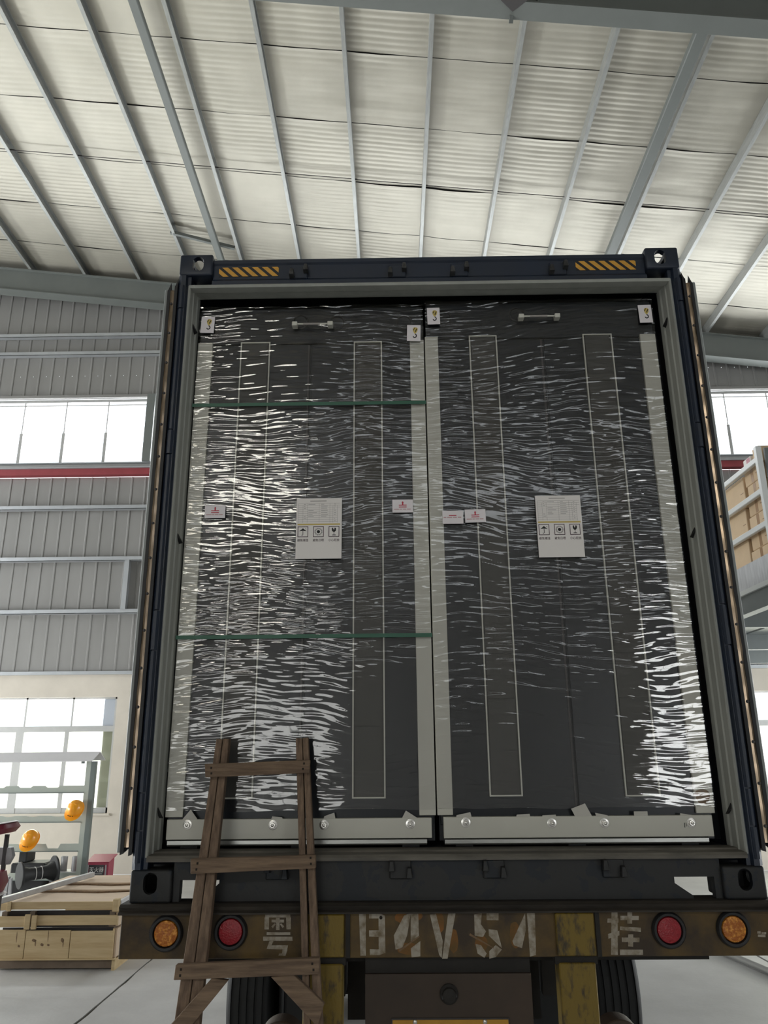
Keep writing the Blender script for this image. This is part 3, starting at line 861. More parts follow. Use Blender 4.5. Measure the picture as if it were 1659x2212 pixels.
def packing_list(xl, xr, zt, zb, skew, parent):
    """A4 sheet: faint table, gold rule, three care pictograms, blank foot"""
    y = 0.1155
    W, H = xr - xl, zt - zb
    P = lambda u, v: (xl + u * W + skew * v * H, zt - v * H)
    paper = MB().prism([P(0.02, 0), P(1, 0), P(1, 1), P(0, 1), P(0, 0.012)], y, y + 0.0006, 'y').obj('packing_list', 'paper', parent)
    R = lambda u0, u1, v0, v1: [P(u0, v0), P(u1, v0), P(u1, v1), P(u0, v1)]
    f = y - 0.0004
    lines = []
    for i, v in enumerate((0.085, 0.118, 0.150, 0.184, 0.218, 0.252, 0.287, 0.321, 0.355, 0.390)):
        lines.append(R(0.04, 0.97 if i < 3 else 0.90, v, v + 0.0028))
    for u in (0.04, 0.14, 0.235, 0.50, 0.735, 0.80, 0.90):
        lines.append(R(u, u + 0.004, 0.085 if u in (0.04, 0.235, 0.50, 0.735) else 0.118, 0.41))
    poly_print('table_rules', lines, 'ink_grey', paper, f)
    rows = [R(0.30, 0.66, 0.040, 0.052)]
    rnd = random.Random(3)
    for v in (0.098, 0.130, 0.165, 0.20, 0.235, 0.27, 0.30, 0.336, 0.37):
        for a, b in ((0.16, 0.22), (0.26, 0.46), (0.54, 0.70), (0.83, 0.87)):
            if rnd.random() < 0.72:
                rows.append(R(a, a + (b - a) * rnd.uniform(0.4, 1), v, v + 0.006))
    poly_print('table_entries', rows, 'ink_grey', paper, f)['kind'] = 'stuff'
    poly_print('gold_rule', [R(0.03, 0.965, 0.425, 0.448)], 'ink_gold', paper, f)
    for k, (u0, cap) in enumerate(((0.035, '避免潮湿'), (0.375, '避免日晒'), (0.715, '小心轻放'))):
        u1, v0, v1 = u0 + 0.232, 0.470, 0.645
        b = 0.014
        bh = 0.010
        frame = poly_print('pictogram_frame', [R(u0, u1, v0, v0 + bh), R(u0, u1, v1 - bh, v1), R(u0, u0 + b, v0, v1), R(u1 - b, u1, v0, v1)], 'ink_plum', paper, f)
        cx, cv = (u0 + u1) / 2, (v0 + v1) / 2
        polys = []
        if k == 0:      # umbrella with rain drops
            polys += [[P(cx, cv - 0.058), P(cx + 0.08, cv - 0.010), P(cx, cv - 0.018), P(cx - 0.08, cv - 0.010)], R(cx - 0.006, cx + 0.006, cv - 0.02, cv + 0.050)]
            polys += [[P(cx - 0.006, cv + 0.045), P(cx + 0.006, cv + 0.050), P(cx - 0.012, cv + 0.064), P(cx - 0.034, cv + 0.056), P(cx - 0.034, cv + 0.048), P(cx - 0.014, cv + 0.055)]]
            polys += [R(cx + 0.052, cx + 0.060, cv - 0.055, cv - 0.044), R(cx + 0.064, cx + 0.071, cv - 0.050, cv - 0.040)]
        elif k == 1:    # sun
            ar = W / H
            polys.append([P(cx + 0.036 * math.cos(a), cv + 0.036 * ar * math.sin(a)) for a in [2 * PI * i / 20 for i in range(20)]])
            for i in range(22):
                a = 2 * PI * i / 22
                ca, sa = math.cos(a), math.sin(a)
                r0, r1, w = 0.058, 0.088, 0.0045
                polys.append([P(cx + r0 * ca - w * sa, cv + ar * (r0 * sa + w * ca)), P(cx + r1 * ca - w * sa, cv + ar * (r1 * sa + w * ca)), P(cx + r1 * ca + w * sa, cv + ar * (r1 * sa - w * ca)), P(cx + r0 * ca + w * sa, cv + ar * (r0 * sa - w * ca))])
        else:           # cracked glass
            polys += [[P(cx - 0.046, cv - 0.062), P(cx - 0.012, cv - 0.062), P(cx - 0.020, cv - 0.044), P(cx - 0.002, cv - 0.036), P(cx - 0.012, cv - 0.016), P(cx + 0.012, cv - 0.042), P(cx + 0.002, cv - 0.062), P(cx + 0.042, cv - 0.062), P(cx + 0.044, cv - 0.018), P(cx + 0.018, cv + 0.006), P(cx - 0.020, cv + 0.006), P(cx - 0.046, cv - 0.018)],
                      R(cx - 0.006, cx + 0.005, cv + 0.005, cv + 0.055), R(cx - 0.038, cx + 0.040, cv + 0.052, cv + 0.062)]
        poly_print('pictogram', polys, 'ink', paper, f)
        p = P(cx, 0.700)
        text('caption', cap, 0.0138, 'ink_plum', paper, (p[0], f, p[1]), sx=0.92)
    return paper
def hook_sign(xc, zc, w, h, rot, parent):
    y = 0.1150
    def T0(px, pz):
        return (xc + px * math.cos(rot) - pz * math.sin(rot), zc + px * math.sin(rot) + pz * math.cos(rot))
    card = MB().prism([T0(-w / 2, -h / 2), T0(w / 2, -h / 2), T0(w / 2, h / 2), T0(-w / 2, h / 2)], y, y + 0.0008, 'y').obj('hook_sign', 'sticker', parent)
    T = lambda px, pz: T0(px * 1.3, pz * 1.3)
    ox, oz = 0.004, 0.0
    poly_print('pulley_block_print', [[T(ox + a, oz + b) for a, b in ((-0.008, 0.018), (-0.004, 0.024), (0.006, 0.024), (0.011, 0.018), (0.009, 0.008), (0.003, -0.002), (-0.002, -0.002), (-0.007, 0.008))]], 'ink_gold', card, y - 0.0004)
    poly_print('pulley_stripe_print', [[T(ox + a, oz + b) for a, b in ((-0.007, 0.013), (-0.001, 0.023), (0.001, 0.023), (-0.005, 0.010))], [T(ox + a, oz + b) for a, b in ((0.000, 0.006), (0.006, 0.020), (0.0085, 0.018), (0.003, 0.004))]], 'ink', card, y - 0.0007)
    hook = [(0.001, -0.002), (0.005, -0.004), (0.008, -0.011), (0.006, -0.018), (0.0, -0.021), (-0.006, -0.019), (-0.008, -0.013), (-0.005, -0.013), (-0.003, -0.016), (0.001, -0.017), (0.004, -0.013), (0.003, -0.008), (-0.001, -0.005)]
    poly_print('hook_print', [[T(ox + a, oz + b) for a, b in hook]], 'ink', card, y - 0.0004)
def gravity_sign(xc, zc, rot, parent, mark=True):
    y = 0.1150
    w, h = 0.094, 0.062
    def T(px, pz):
        return (xc + px * math.cos(rot) - pz * math.sin(rot), zc + px * math.sin(rot) + pz * math.cos(rot))
    card = MB().prism([T(-w / 2, -h / 2), T(w / 2, -h / 2), T(w / 2, h / 2), T(-w / 2, h / 2)], y, y + 0.0008, 'y').obj('gravity_sign', 'sticker', parent)
    f = y - 0.0004
    if mark:
        bars = [[(-0.018, 0.002), (0.018, 0.002), (0.018, 0.006), (-0.018, 0.006)], [(-0.018, -0.007), (0.018, -0.007), (0.018, -0.003), (-0.018, -0.003)], [(-0.003, 0.006), (0.003, 0.006), (0.003, 0.016), (0.0055, 0.016), (0.0, 0.023), (-0.0055, 0.016), (-0.003, 0.016)]]
        poly_print('gravity_mark', [[T(*q) for q in b] for b in bars], 'ink_red', card, f)
    words = [(-0.040, -0.016), (-0.014, -0.003), (0.0, 0.016), (0.019, 0.036)] if mark else [(-0.042, -0.030), (-0.026, -0.004), (0.0, 0.018), (0.022, 0.038)]
    zz = -0.017 if mark else -0.003
    poly_print('caption_line', [[T(a, zz), T(b, zz), T(b, zz + 0.004), T(a, zz + 0.004)] for a, b in words], 'ink_pink', card, f)
    if not mark:
        poly_print('caption_line', [[T(-0.018, 0.006), T(0.016, 0.006), T(0.016, 0.010), T(-0.018, 0.010)]], 'ink_red', card, f)

def cabinet(label, xl, xr, posts, frames, seam, ztop, ptop, beam, bolts, handle, holes, segs, seed):
    """dark double-door cabinet standing upright on a bolted pale base beam"""
    t = thing('wrapped_cabinet', label, 'cabinet')
    yF = 0.15
    sbox('cabinet_body', 'cab_dark', t, xl + 0.006, xr - 0.006, yF + 0.012, 2.1, 1.60, ztop - 0.006)
    # door leaves left and right of the seam
    sbox('door_leaf', 'cab_dark', t, xl + 0.010, seam - 0.004, yF, yF + 0.012, 1.66, ztop - 0.20, bev=0.002)
    sbox('door_leaf', 'cab_dark', t, seam + 0.004, xr - 0.010, yF, yF + 0.012, 1.66, ztop - 0.20, bev=0.002)
    sbox('top_panel', 'cab_dark', t, xl + 0.008, xr - 0.008, yF - 0.004, yF + 0.012, ztop - 0.195, ztop, bev=0.002)
    sbox('seam_strip', 'rod', t, seam - 0.014, seam - 0.006, yF - 0.003, yF + 0.002, 1.70, ztop - 0.205)
    # pale corner posts
    for (a, b) in posts:
        sbox('edge_post', 'cab_beige', t, a, b, yF - 0.014, yF + 0.05, 1.698, ptop, bev=0.0015)
    # vent panels in off-white outlines
    for (a, b, z0, z1) in frames:
        v = sbox('vent_panel', 'cab_vent', t, a, b, yF - 0.002, yF + 0.004, z0, z1)
        ed = [z0] + sorted(z for z in segs if z0 < z < z1) + [z1]
        for c, d in zip(ed[:-1], ed[1:]):
            sbox('vent_section', 'cab_vent', v, a + 0.006, b - 0.006, yF - 0.006, yF - 0.002, c + 0.0022, d - 0.0022)
        e = 0.0058
        MB().box(a - e, a, yF - 0.011, yF, z0 - e, z1 + e).box(b, b + e, yF - 0.011, yF, z0 - e, z1 + e).box(a, b, yF - 0.011, yF, z0 - e, z0).box(a, b, yF - 0.011, yF, z1, z1 + e).obj('vent_outline', 'outline', t)
    # base beam with bolts, zinc rail below it
    (a, b, z0, z1) = beam
    bm_ = sbox('base_beam', 'cab_beige', t, a, b, 0.118, yF + 0.06, z0, z1, bev=0.0015)
    MB().prism([(0.135, z0 - 0.001), (0.126, z0 - 0.006), (0.126, z0 - 0.020), (0.133, z0 - 0.026), (0.30, z0 - 0.026), (0.30, z0 - 0.001)], a + 0.004, b - 0.020, 'x').obj('base_rail', 'galv', t)
    for i in range(3):
        w = (b - a)
        sbox('base_foot', 'rubber', t, a + 0.05 + (w - 0.17) * i / 2, a + 0.12 + (w - 0.17) * i / 2, 0.16, 0.5, 1.5725, z0 - 0.026)
    for x, z in bolts:
        hx = [(x + 0.0125 * math.cos(PI / 3 * k + 0.3), z + 0.0125 * math.sin(PI / 3 * k + 0.3)) for k in range(6)]
        bo = MB().prism(hx, 0.104, 0.116, 'y').obj('bolt', 'chrome', bm_, bev=0.0012)
        MB().lathe([(0.019, 0.1182), (0.019, 0.1160), (0.017, 0.1155)], (x, 0, z), 'y', 20).obj('washer', 'chrome', bm_, smooth=True)
        MB().lathe([(0.0065, 0.104), (0.006, 0.098), (0.004, 0.0965)], (x, 0, z), 'y', 12).obj('bolt_end', 'chrome', bm_, smooth=True)
    # pull bar across the seam near the top
    (hx0, hx1, hz) = handle
    hb = MB().tube([(hx0 + 0.01, 0.098, hz), (hx1 - 0.01, 0.098, hz)], 0.0042, 10).obj('pull_bar', 'outline', t, smooth=True)
    MB().tube([(hx0 + 0.055, 0.098, hz), (hx1 - 0.062, 0.098, hz)], 0.0056, 10).obj('bar_sleeve', 'ink_grey', hb, smooth=True)
    for x in (hx0 + 0.013, hx1 - 0.013):
        MB().box(x - 0.013, x + 0.013, 0.090, 0.128, hz - 0.011, hz + 0.011).obj('bar_end_block', 'outline', hb, bev=0.002)
    for (x, z) in holes:
        MB().lathe([(0.040, 0.1475), (0.040, 0.143), (0.034, 0.140), (0.031, 0.143), (0.030, 0.149), (0.004, 0.151)], (x, 0, z), 'y', 28).obj('cable_port', 'rubber', t, smooth=True)
    film_sheet('stretch_film', xl + 0.002, xr - 0.002, 1.722, ztop + 0.004, t, seed)
    return t

cab_l = cabinet('charcoal cabinet in clear film bound with two green straps, behind the ladder', -1.140, -0.026,
                [(-1.138, -1.066), (-0.095, -0.027)], [(-0.922, -0.788, 1.772, 3.878), (-0.365, -0.238, 1.770, 3.874)], -0.582, 4.072, 3.882,
                (-1.124, -0.046, 1.614, 1.690), [(-1.039, 1.670), (-0.691, 1.667), (-0.483, 1.666), (-0.133, 1.667)],
                (-0.672, -0.472, 3.957), [(-0.636, 3.997), (-0.455, 3.990), (-0.121, 3.985)],
                [3.805, 3.622, 3.31, 2.994, 2.69, 2.523, 2.341, 2.05], 1.7)
cab_r = cabinet('charcoal cabinet in clear film without straps, at the right of the container', -0.019, 1.110,
                [(-0.021, 0.043), (1.034, 1.109)], [(0.202, 0.327, 1.774, 3.898), (0.760, 0.892, 1.770, 3.898)], 0.560, 4.086, 3.898,
                (0.002, 1.088, 1.612, 1.692), [(0.092, 1.671), (0.440, 1.666), (0.652, 1.665), (1.001, 1.664)],
                (0.440, 0.642, 3.982), [(0.438, 4.020), (0.075, 4.010)],
                [3.653, 3.28, 2.906, 2.517, 2.35, 2.159, 1.95], 6.3)
for z in (3.538, 2.431):
    MB().box(-1.142, -0.024, 0.1185, 0.1200, z - 0.0085, z + 0.0085).obj('packing_strap', 'strap', cab_l)
packing_list(-0.628, -0.421, 3.061, 2.776, 0.0, cab_l)
packing_list(0.462, 0.667, 3.061, 2.771, 0.0, cab_r)
hook_sign(-1.092, 3.970, 0.066, 0.090, -0.03, cab_l)
hook_sign(-0.075, 3.908, 0.066, 0.088, -0.03, cab_l)
hook_sign(0.024, 4.001, 0.062, 0.092, 0.02, cab_r)
hook_sign(1.066, 3.997, 0.064, 0.098, 0.02, cab_r)
gravity_sign(-1.001, 3.003, 0.0, cab_l)
gravity_sign(-0.143, 3.019, 0.0, cab_l)
gravity_sign(0.186, 2.968, 0.02, cab_r)
gravity_sign(0.084, 2.963, 0.0, cab_r, mark=False)
# torn foam scraps wedged above the base beams
for par, scraps in ((cab_l, [[(-1.066, 1.690), (-1.030, 1.732), (-0.996, 1.690)], [(-0.700, 1.690), (-0.695, 1.704), (-0.655, 1.700), (-0.650, 1.690)], [(-0.487, 1.690), (-0.482, 1.703), (-0.442, 1.716), (-0.436, 1.690)], [(-0.168, 1.690), (-0.150, 1.722), (-0.098, 1.690)]]),
                    (cab_r, [[(0.052, 1.690), (0.056, 1.703), (0.112, 1.714), (0.118, 1.690)], [(0.296, 1.690), (0.300, 1.703), (0.352, 1.706), (0.356, 1.690)], [(0.402, 1.690), (0.404, 1.700), (0.458, 1.702), (0.460, 1.690)], [(0.538, 1.690), (0.522, 1.724), (0.580, 1.744), (0.604, 1.696), (0.600, 1.690)], [(0.622, 1.690), (0.618, 1.708), (0.668, 1.698), (0.670, 1.690)], [(0.775, 1.690), (0.775, 1.712), (0.830, 1.712), (0.830, 1.690)], [(0.960, 1.690), (0.962, 1.704), (1.020, 1.694), (1.022, 1.690)]])):
    for p in scraps:
        MB().prism([(a, b - 0.004) for a, b in p], 0.119, 0.121, 'y').obj('foam_scrap', 'foam', par)
MB().add([(1.066 + 0.030 * math.cos(a) * (1 + 0.12 * math.sin(3 * a)), 0.1352, 1.762 + 0.032 * math.sin(a) * (1 + 0.1 * math.cos(2 * a))) for a in [2 * PI * i / 18 for i in range(18)]], [tuple(range(18))]).obj('scuff_stain', 'mud', cab_r)
poly_print('tally_mark', [rect(0.972, 0.975, 1.646, 1.664), rect(0.979, 0.981, 1.650, 1.664)], 'ink', cab_r, 0.1172)

# ================================================================== TRAILER
trl = thing('container_trailer', 'grimy ochre semi-trailer with round tail lamps and stencilled number under the container', 'trailer')
YB = -0.012                                                     # face of the rear beam
beam = MB().box(-1.236, 1.236, YB, 0.09, 1.214, 1.366).obj('rear_beam', 'ochre', trl, bev=0.003)
MB().prism([(-0.034, 1.366), (-0.034, 1.372), (-0.020, 1.378), (-0.026, 1.392), (-0.012, 1.400), (0.11, 1.400), (0.11, 1.366)], -1.244, 1.244, 'x').obj('deck_edge', 'deckplate', trl)
sbox('deck_plate', 'deckplate', trl, -1.236, 1.236, 0.0, 0.11, 1.385, 1.399)
MID= [[(-0.335, 1.372), (-0.309, 1.375), (-0.309, 1.222), (-0.329, 1.222)], [(-0.297, 1.367), (-0.26, 1.367), (-0.26, 1.347), (-0.297, 1.347)], [(-0.261, 1.365), (-0.237, 1.357), (-0.236, 1.231), (-0.261, 1.223)], [(-0.297, 1.307), (-0.26, 1.307), (-0.261, 1.285), (-0.297, 1.286)], [(-0.294, 1.244), (-0.26, 1.243), (-0.26, 1.224), (-0.294, 1.224)], [(-0.204, 1.289), (-0.164, 1.357), (-0.139, 1.364), (-0.154, 1.289), (-0.173, 1.247), (-0.198, 1.242)], [(-0.139, 1.376), (-0.111, 1.376), (-0.11, 1.288), (-0.141, 1.267)], [(-0.141, 1.246), (-0.105, 1.27), (-0.106, 1.219), (-0.139, 1.216)], [(-0.067, 1.359), (-0.044, 1.361), (-0.021, 1.269), (-0.027, 1.213), (-0.036, 1.223)], [(0.002, 1.363), (0.031, 1.368), (-0.005, 1.211), (-0.025, 1.211)], [(0.1, 1.358), (0.129, 1.363), (0.124, 1.325), (0.142, 1.301), (0.13, 1.282), (0.099, 1.287)], [(0.147, 1.367), (0.192, 1.367), (0.191, 1.338), (0.146, 1.339)], [(0.152, 1.308), (0.184, 1.305), (0.199, 1.244), (0.152, 1.286)], [(0.101, 1.259), (0.121, 1.255), (0.141, 1.227), (0.132, 1.213), (0.107, 1.227)], [(0.151, 1.235), (0.176, 1.255), (0.198, 1.24), (0.174, 1.215), (0.15, 1.21)], [(0.239, 1.268), (0.292, 1.362), (0.291, 1.305), (0.273, 1.244), (0.244, 1.254)], [(0.298, 1.376), (0.329, 1.376), (0.324, 1.221), (0.301, 1.216), (0.3, 1.305)]]
YUE= [[(-0.657, 1.377), (-0.637, 1.376), (-0.637, 1.366), (-0.657, 1.366)], [(-0.69, 1.365), (-0.595, 1.365), (-0.594, 1.352), (-0.69, 1.353)], [(-0.692, 1.353), (-0.675, 1.353), (-0.674, 1.312), (-0.691, 1.312)], [(-0.61, 1.352), (-0.592, 1.352), (-0.591, 1.312), (-0.608, 1.312)], [(-0.665, 1.345), (-0.618, 1.345), (-0.618, 1.335), (-0.665, 1.336)], [(-0.649, 1.351), (-0.635, 1.351), (-0.634, 1.31), (-0.647, 1.31)], [(-0.665, 1.322), (-0.653, 1.333), (-0.649, 1.329), (-0.659, 1.316)], [(-0.617, 1.322), (-0.629, 1.333), (-0.633, 1.329), (-0.622, 1.316)], [(-0.682, 1.303), (-0.593, 1.302), (-0.593, 1.293), (-0.682, 1.293)], [(-0.695, 1.288), (-0.585, 1.287), (-0.584, 1.273), (-0.694, 1.274)], [(-0.671, 1.273), (-0.655, 1.273), (-0.662, 1.259), (-0.6, 1.259), (-0.603, 1.244), (-0.68, 1.247)], [(-0.621, 1.244), (-0.602, 1.244), (-0.609, 1.223), (-0.635, 1.224), (-0.633, 1.231), (-0.622, 1.232)]]
GUA= [[(0.617, 1.365), (0.64, 1.365), (0.627, 1.22), (0.602, 1.221)], [(0.6, 1.342), (0.641, 1.342), (0.64, 1.328), (0.598, 1.328)], [(0.597, 1.29), (0.64, 1.3), (0.639, 1.285), (0.597, 1.274)], [(0.649, 1.351), (0.718, 1.35), (0.716, 1.336), (0.648, 1.336)], [(0.677, 1.369), (0.695, 1.369), (0.69, 1.324), (0.672, 1.324)], [(0.644, 1.315), (0.721, 1.31), (0.72, 1.296), (0.644, 1.303)], [(0.647, 1.278), (0.713, 1.277), (0.711, 1.262), (0.646, 1.263)], [(0.672, 1.289), (0.691, 1.289), (0.686, 1.247), (0.668, 1.248)], [(0.636, 1.238), (0.721, 1.237), (0.72, 1.22), (0.635, 1.22)]]
EDG= [[(1.153, 1.296), (1.166, 1.296), (1.165, 1.288), (1.152, 1.288)], [(1.169, 1.293), (1.186, 1.293), (1.185, 1.286), (1.168, 1.286)], [(1.154, 1.285), (1.182, 1.285), (1.181, 1.276), (1.153, 1.277)]]
def letters(name, polys, off=(0, 0)):
    mb = MB()
    for i, p in enumerate(polys):
        mb.prism([(a + off[0], b + off[1]) for a, b in p], YB - 0.0010 - 0.00008 * i, YB - 0.0006, 'y')
    return mb
# the stencilled number, stroke group by stroke group
for nm, idx in (('letter_b', range(0, 5)), ('digit_four', range(5, 8)), ('letter_v', range(8, 10)), ('digit_five', range(10, 15)), ('digit_four', range(15, 17))):
    letters(nm, [MID[i] for i in idx]).obj(nm, 'paint_white', beam)
letters('character_yue', YUE).obj('character_yue', 'paint_white', beam)
letters('character_gua', GUA).obj('character_gua', 'paint_white', beam)
letters('paint_mark', EDG).obj('paint_mark', 'paint_white', beam)
def blob(name, x, z, rx, rz_, m, par, yy):
    n = 20
    MB().add([(x + rx * math.cos(a) * (1 + 0.18 * noise.noise(Vector((math.cos(a) * 2 + x * 9, math.sin(a) * 2, z)))), yy, z + rz_ * math.sin(a) * (1 + 0.18 * noise.noise(Vector((math.cos(a) * 2, math.sin(a) * 2 + x * 5, z))))) for a in [2 * PI * i / n for i in range(n)]], [tuple(range(n))]).obj(name, m, par)
for (x, z, rx, r2) in ((-0.175, 1.350, 0.026, 0.018), (-0.118, 1.356, 0.022, 0.018), (-0.035, 1.330, 0.022, 0.036), (0.018, 1.270, 0.020, 0.040), (-0.150, 1.245, 0.045, 0.020), (0.122, 1.262, 0.024, 0.026), (0.250, 1.290, 0.020, 0.045)):
    blob('overspray_patch', x, z, rx, r2, 'paint_orange', beam, YB - 0.0004)
def scratch(a, b, w=0.008):
    a, b = Vector((a[0], 0, a[1])), Vector((b[0], 0, b[1]))
    d = (b - a).normalized()
    s = Vector((-d.z, 0, d.x)) * w / 2
    q = [a - s, b - s * 0.4, b + s * 0.4, a + s]
    MB().prism([(p.x, p.z) for p in q], YB - 0.0024, YB - 0.0017, 'y').obj('scratch', 'mud', beam)
scratch((-0.185, 1.238), (-0.108, 1.286))
scratch((0.080, 1.292), (0.168, 1.245))
MB().lathe([(0.006, YB - 0.004), (0.006, YB)], (-0.252, 0, 1.350), 'y', 10).obj('rivet_hole', 'nail', beam)
# guard posts standing proud of the beam
for s in (-1, 1):
    x0, x1 = (0.402, 0.545) if s > 0 else (-0.545, -0.390)
    p = MB().box(x0, x1, -0.030, 0.06, 1.220, 1.364).obj('guard_post', 'yellow_worn', trl, bev=0.004)
    sbox('guard_post', 'yellow_worn', trl, x0 + 0.004, x1 - 0.004, -0.022, 0.07, 0.55, 1.196, bev=0.004)
    MB().box(x0 - 0.008, x1 + 0.006, -0.012, 0.05, 1.190, 1.216).obj('guard_post_gap', 'chassis', trl)
    sbox('beam_edge_bar', 'chassis', trl, x1 + 0.006, x1 + 0.022, -0.022, 0.03, 1.216, 1.364)
# tail lamps: rubber grommet and faceted lens
def tail_lamp(x, z, m):
    o = MB().lathe([(0.063, YB + 0.004), (0.063, YB - 0.010), (0.057, YB - 0.018), (0.049, YB - 0.017), (0.046, YB - 0.008), (0.046, YB)], (x, 0, z), 'y', 40).obj('tail_lamp', 'rubber', trl, smooth=True)
    MB().lathe([(0.0455, YB - 0.006), (0.043, YB - 0.014), (0.030, YB - 0.018), (0.006, YB - 0.020)], (x, 0, z), 'y', 36).obj('lamp_lens', m, o, smooth=True)
tail_lamp(-1.060, 1.302, 'amber')
tail_lamp(-0.817, 1.306, 'redlens')
tail_lamp(0.824, 1.303, 'redlens')
tail_lamp(1.064, 1.305, 'amber')
# centre panel with its bolt, number plate
cpan = sbox('centre_panel', 'brown_panel', trl, -0.312, 0.303, 0.0, 0.02, 0.62, 1.158)
sbox('panel_shade_strip', 'chassis', trl, -0.312, 0.303, 0.016, 0.06, 1.150, 1.214)  # dark strip for the band of shade in the recess above the panel
MB().lathe([(0.034, 0.0), (0.034, -0.010), (0.026, -0.016), (0.024, -0.030), (0.012, -0.036)], (-0.003, 0, 1.093), 'y', 20).obj('panel_bolt', 'chassis', cpan, smooth=True)
MB().bar((-0.030, -0.016, 1.085), (0.024, -0.016, 1.092), 0.012, 0.010).obj('bolt_pin', 'worn_steel', cpan)
plate = MB().box(-0.217, 0.215, -0.006, -0.001, 0.80, 1.016).obj('number_plate', 'rod', trl, bev=0.002)
MB().box(-0.212, 0.210, -0.008, -0.005, 0.805, 1.011).obj('plate_face', 'plate_yellow', plate)
for x in (-0.130, 0.125):
    MB().lathe([(0.008, -0.008), (0.008, -0.011), (0.004, -0.014)], (x, 0, 1.005), 'y', 12).obj('plate_rivet', 'chrome', plate, smooth=True)
text('plate_lettering', '粤 B', 0.075, 'ink', plate, (0.0, -0.009, 0.958))
text('plate_lettering', '4V54挂', 0.105, 'ink', plate, (0.0, -0.009, 0.866))
# lower combination lamps in round-shouldered housings
for s in (-1, 1):
    x = 0.632 * s
    h = MB().prism([(x + 0.085 * math.cos(a), 0.905 + 0.085 * math.sin(a)) for a in [PI * k / 14 for k in range(15)]] + [(x - 0.085, 0.80), (x + 0.085, 0.80)], 0.06, 0.16, 'y').obj('lower_lamp', 'brown_panel', trl, bev=0.004)
    MB().lathe([(0.066, 0.060), (0.066, 0.052), (0.050, 0.048), (0.048, 0.058)], (x, 0, 0.905), 'y', 28).obj('lamp_ring', 'rubber', h, smooth=True)
    MB().lathe([(0.048, 0.058), (0.044, 0.044), (0.020, 0.038)], (x, 0, 0.905), 'y', 28).obj('lamp_lens', 'redlens' if s < 0 else 'hub', h, smooth=True)
# chassis rails and cross members
for s in (-1, 1):
    sbox('chassis_rail', 'chassis', trl, s * 0.47 - 0.06, s * 0.47 + 0.06, 0.40, LEN + 0.3, 0.98, 1.398)
for y in (0.46, 1.4, 2.6, 3.8, 5.0):
    sbox('cross_beam', 'chassis', trl, -0.84, 0.84, y, y + 0.14, 1.22, 1.398)
sbox('dark_backing_plate', 'chassis', trl, -0.40, 0.40, 0.42, 0.45, 0.89, 1.25)  # added dark plate, hides the bright floor between post and panel
sbox('rear_cross_beam', 'chassis', trl, -1.0, 1.0, 0.09, 0.30, 1.18, 1.36)
# wheels: twin tyres on two axles
def tyre_profile():
    r, w = 0.50, 0.14
    p = [(0.28, -w * 0.8), (0.30, -w), (0.42, -w * 1.02), (0.475, -w * 0.93), (0.495, -w * 0.80)]
    g = [-0.62, -0.30, 0.0, 0.30, 0.62]
    for q in g:
        p += [(0.50, (q - 0.06) * w * 1.2 * 0.9), (0.486, (q - 0.045) * w * 1.08), (0.486, (q + 0.045) * w * 1.08), (0.50, (q + 0.06) * w * 1.08)]
    p += [(0.495, w * 0.80), (0.475, w * 0.93), (0.42, w * 1.02), (0.30, w), (0.28, w * 0.8)]
    return p
tyre_me = MB().lathe(tyre_profile(), (0, 0, 0), 'x', 48).mesh('tyre', 'tyre', smooth=True)
hub_me = MB().lathe([(0.285, -0.10), (0.285, 0.10), (0.20, 0.05), (0.10, 0.09), (0.06, 0.12)], (0, 0, 0), 'x', 24).mesh('wheel_rim', 'hub', smooth=True)
for y in (2.52, 3.84):
    for x in (-1.09, -0.77, 0.79, 1.13):
        t = link('tyre', tyre_me, trl, (x, y, 0.50))
        link('wheel_rim', hub_me, t)
    MB().tube([(-0.98, y, 0.50), (0.98, y, 0.50)], 0.065, 12).obj('axle', 'chassis', trl)
for s in (-1, 1):
    sbox('mudguard', 'chassis', trl, s * 0.93 - 0.33, s * 0.93 + 0.33, 1.95, 4.4, 1.03, 1.05)
    sbox('mud_flap', 'tyre', trl, s * 0.72 - 0.12, s * 0.72 + 0.12, 1.93, 1.95, 0.42, 1.05)

# ================================================================== LADDER
lad = thing('wooden_ladder', 'rough home-made wooden ladder leaning on the rear of the trailer', 'ladder')
def LY(z, f=0.0):
    """ladder plane leaning toward the container; f = forward offset"""
    return -0.36 + 0.205 * z - f
def plank(name, m, q, f, th, parent, bev=0.002):
    """four (x, z) corners on the ladder plane, given thickness"""
    front = [(x, LY(z, f + th), z) for x, z in q]
    back = [(x, LY(z, f), z) for x, z in q]
    return MB().hexa(back + front).obj(name, m, parent, bev=bev)
def lerp(a, b, t):
    return a + (b - a) * t
for (t0, t1, b0, b1) in ((-0.921, -0.896, -0.962, -0.922), (-0.893, -0.868, -0.919, -0.880), (-0.596, -0.570, -0.536, -0.512), (-0.568, -0.546, -0.502, -0.473)):
    zt, zb = 2.004, 1.24
    e0, e1 = t0 + (b0 - t0) * zt / (zt - zb), t1 + (b1 - t1) * zt / (zt - zb)
    plank('side_rail', 'wood_old', [(e0, 0.0), (e1, 0.0), (t1, zt + random.uniform(-0.004, 0.008)), (t0, zt)], -0.02, 0.040, lad)
def rung(q, nails=True):
    r = plank('rung', 'wood_old_h', q, 0.0205, 0.026, lad)
    if nails:
        (x0, z0), (x1, z1) = q[0], q[1]
        h = q[3][1] - q[0][1]
        for x, zz in ((x0 + 0.022, z0), (x1 - 0.022, z1)):
            for t in (0.30, 0.70):
                z = zz + h * t
                c = (x + random.uniform(-0.004, 0.004), LY(z, 0.0465), z)
                MB().box(c[0] - 0.0035, c[0] + 0.0035, c[1] - 0.0012, c[1] + 0.001, c[2] - 0.004, c[2] + 0.004).obj('nail', 'nail', r)
rung([(-0.944, 1.856), (-0.532, 1.870), (-0.531, 1.919), (-0.952, 1.907)])
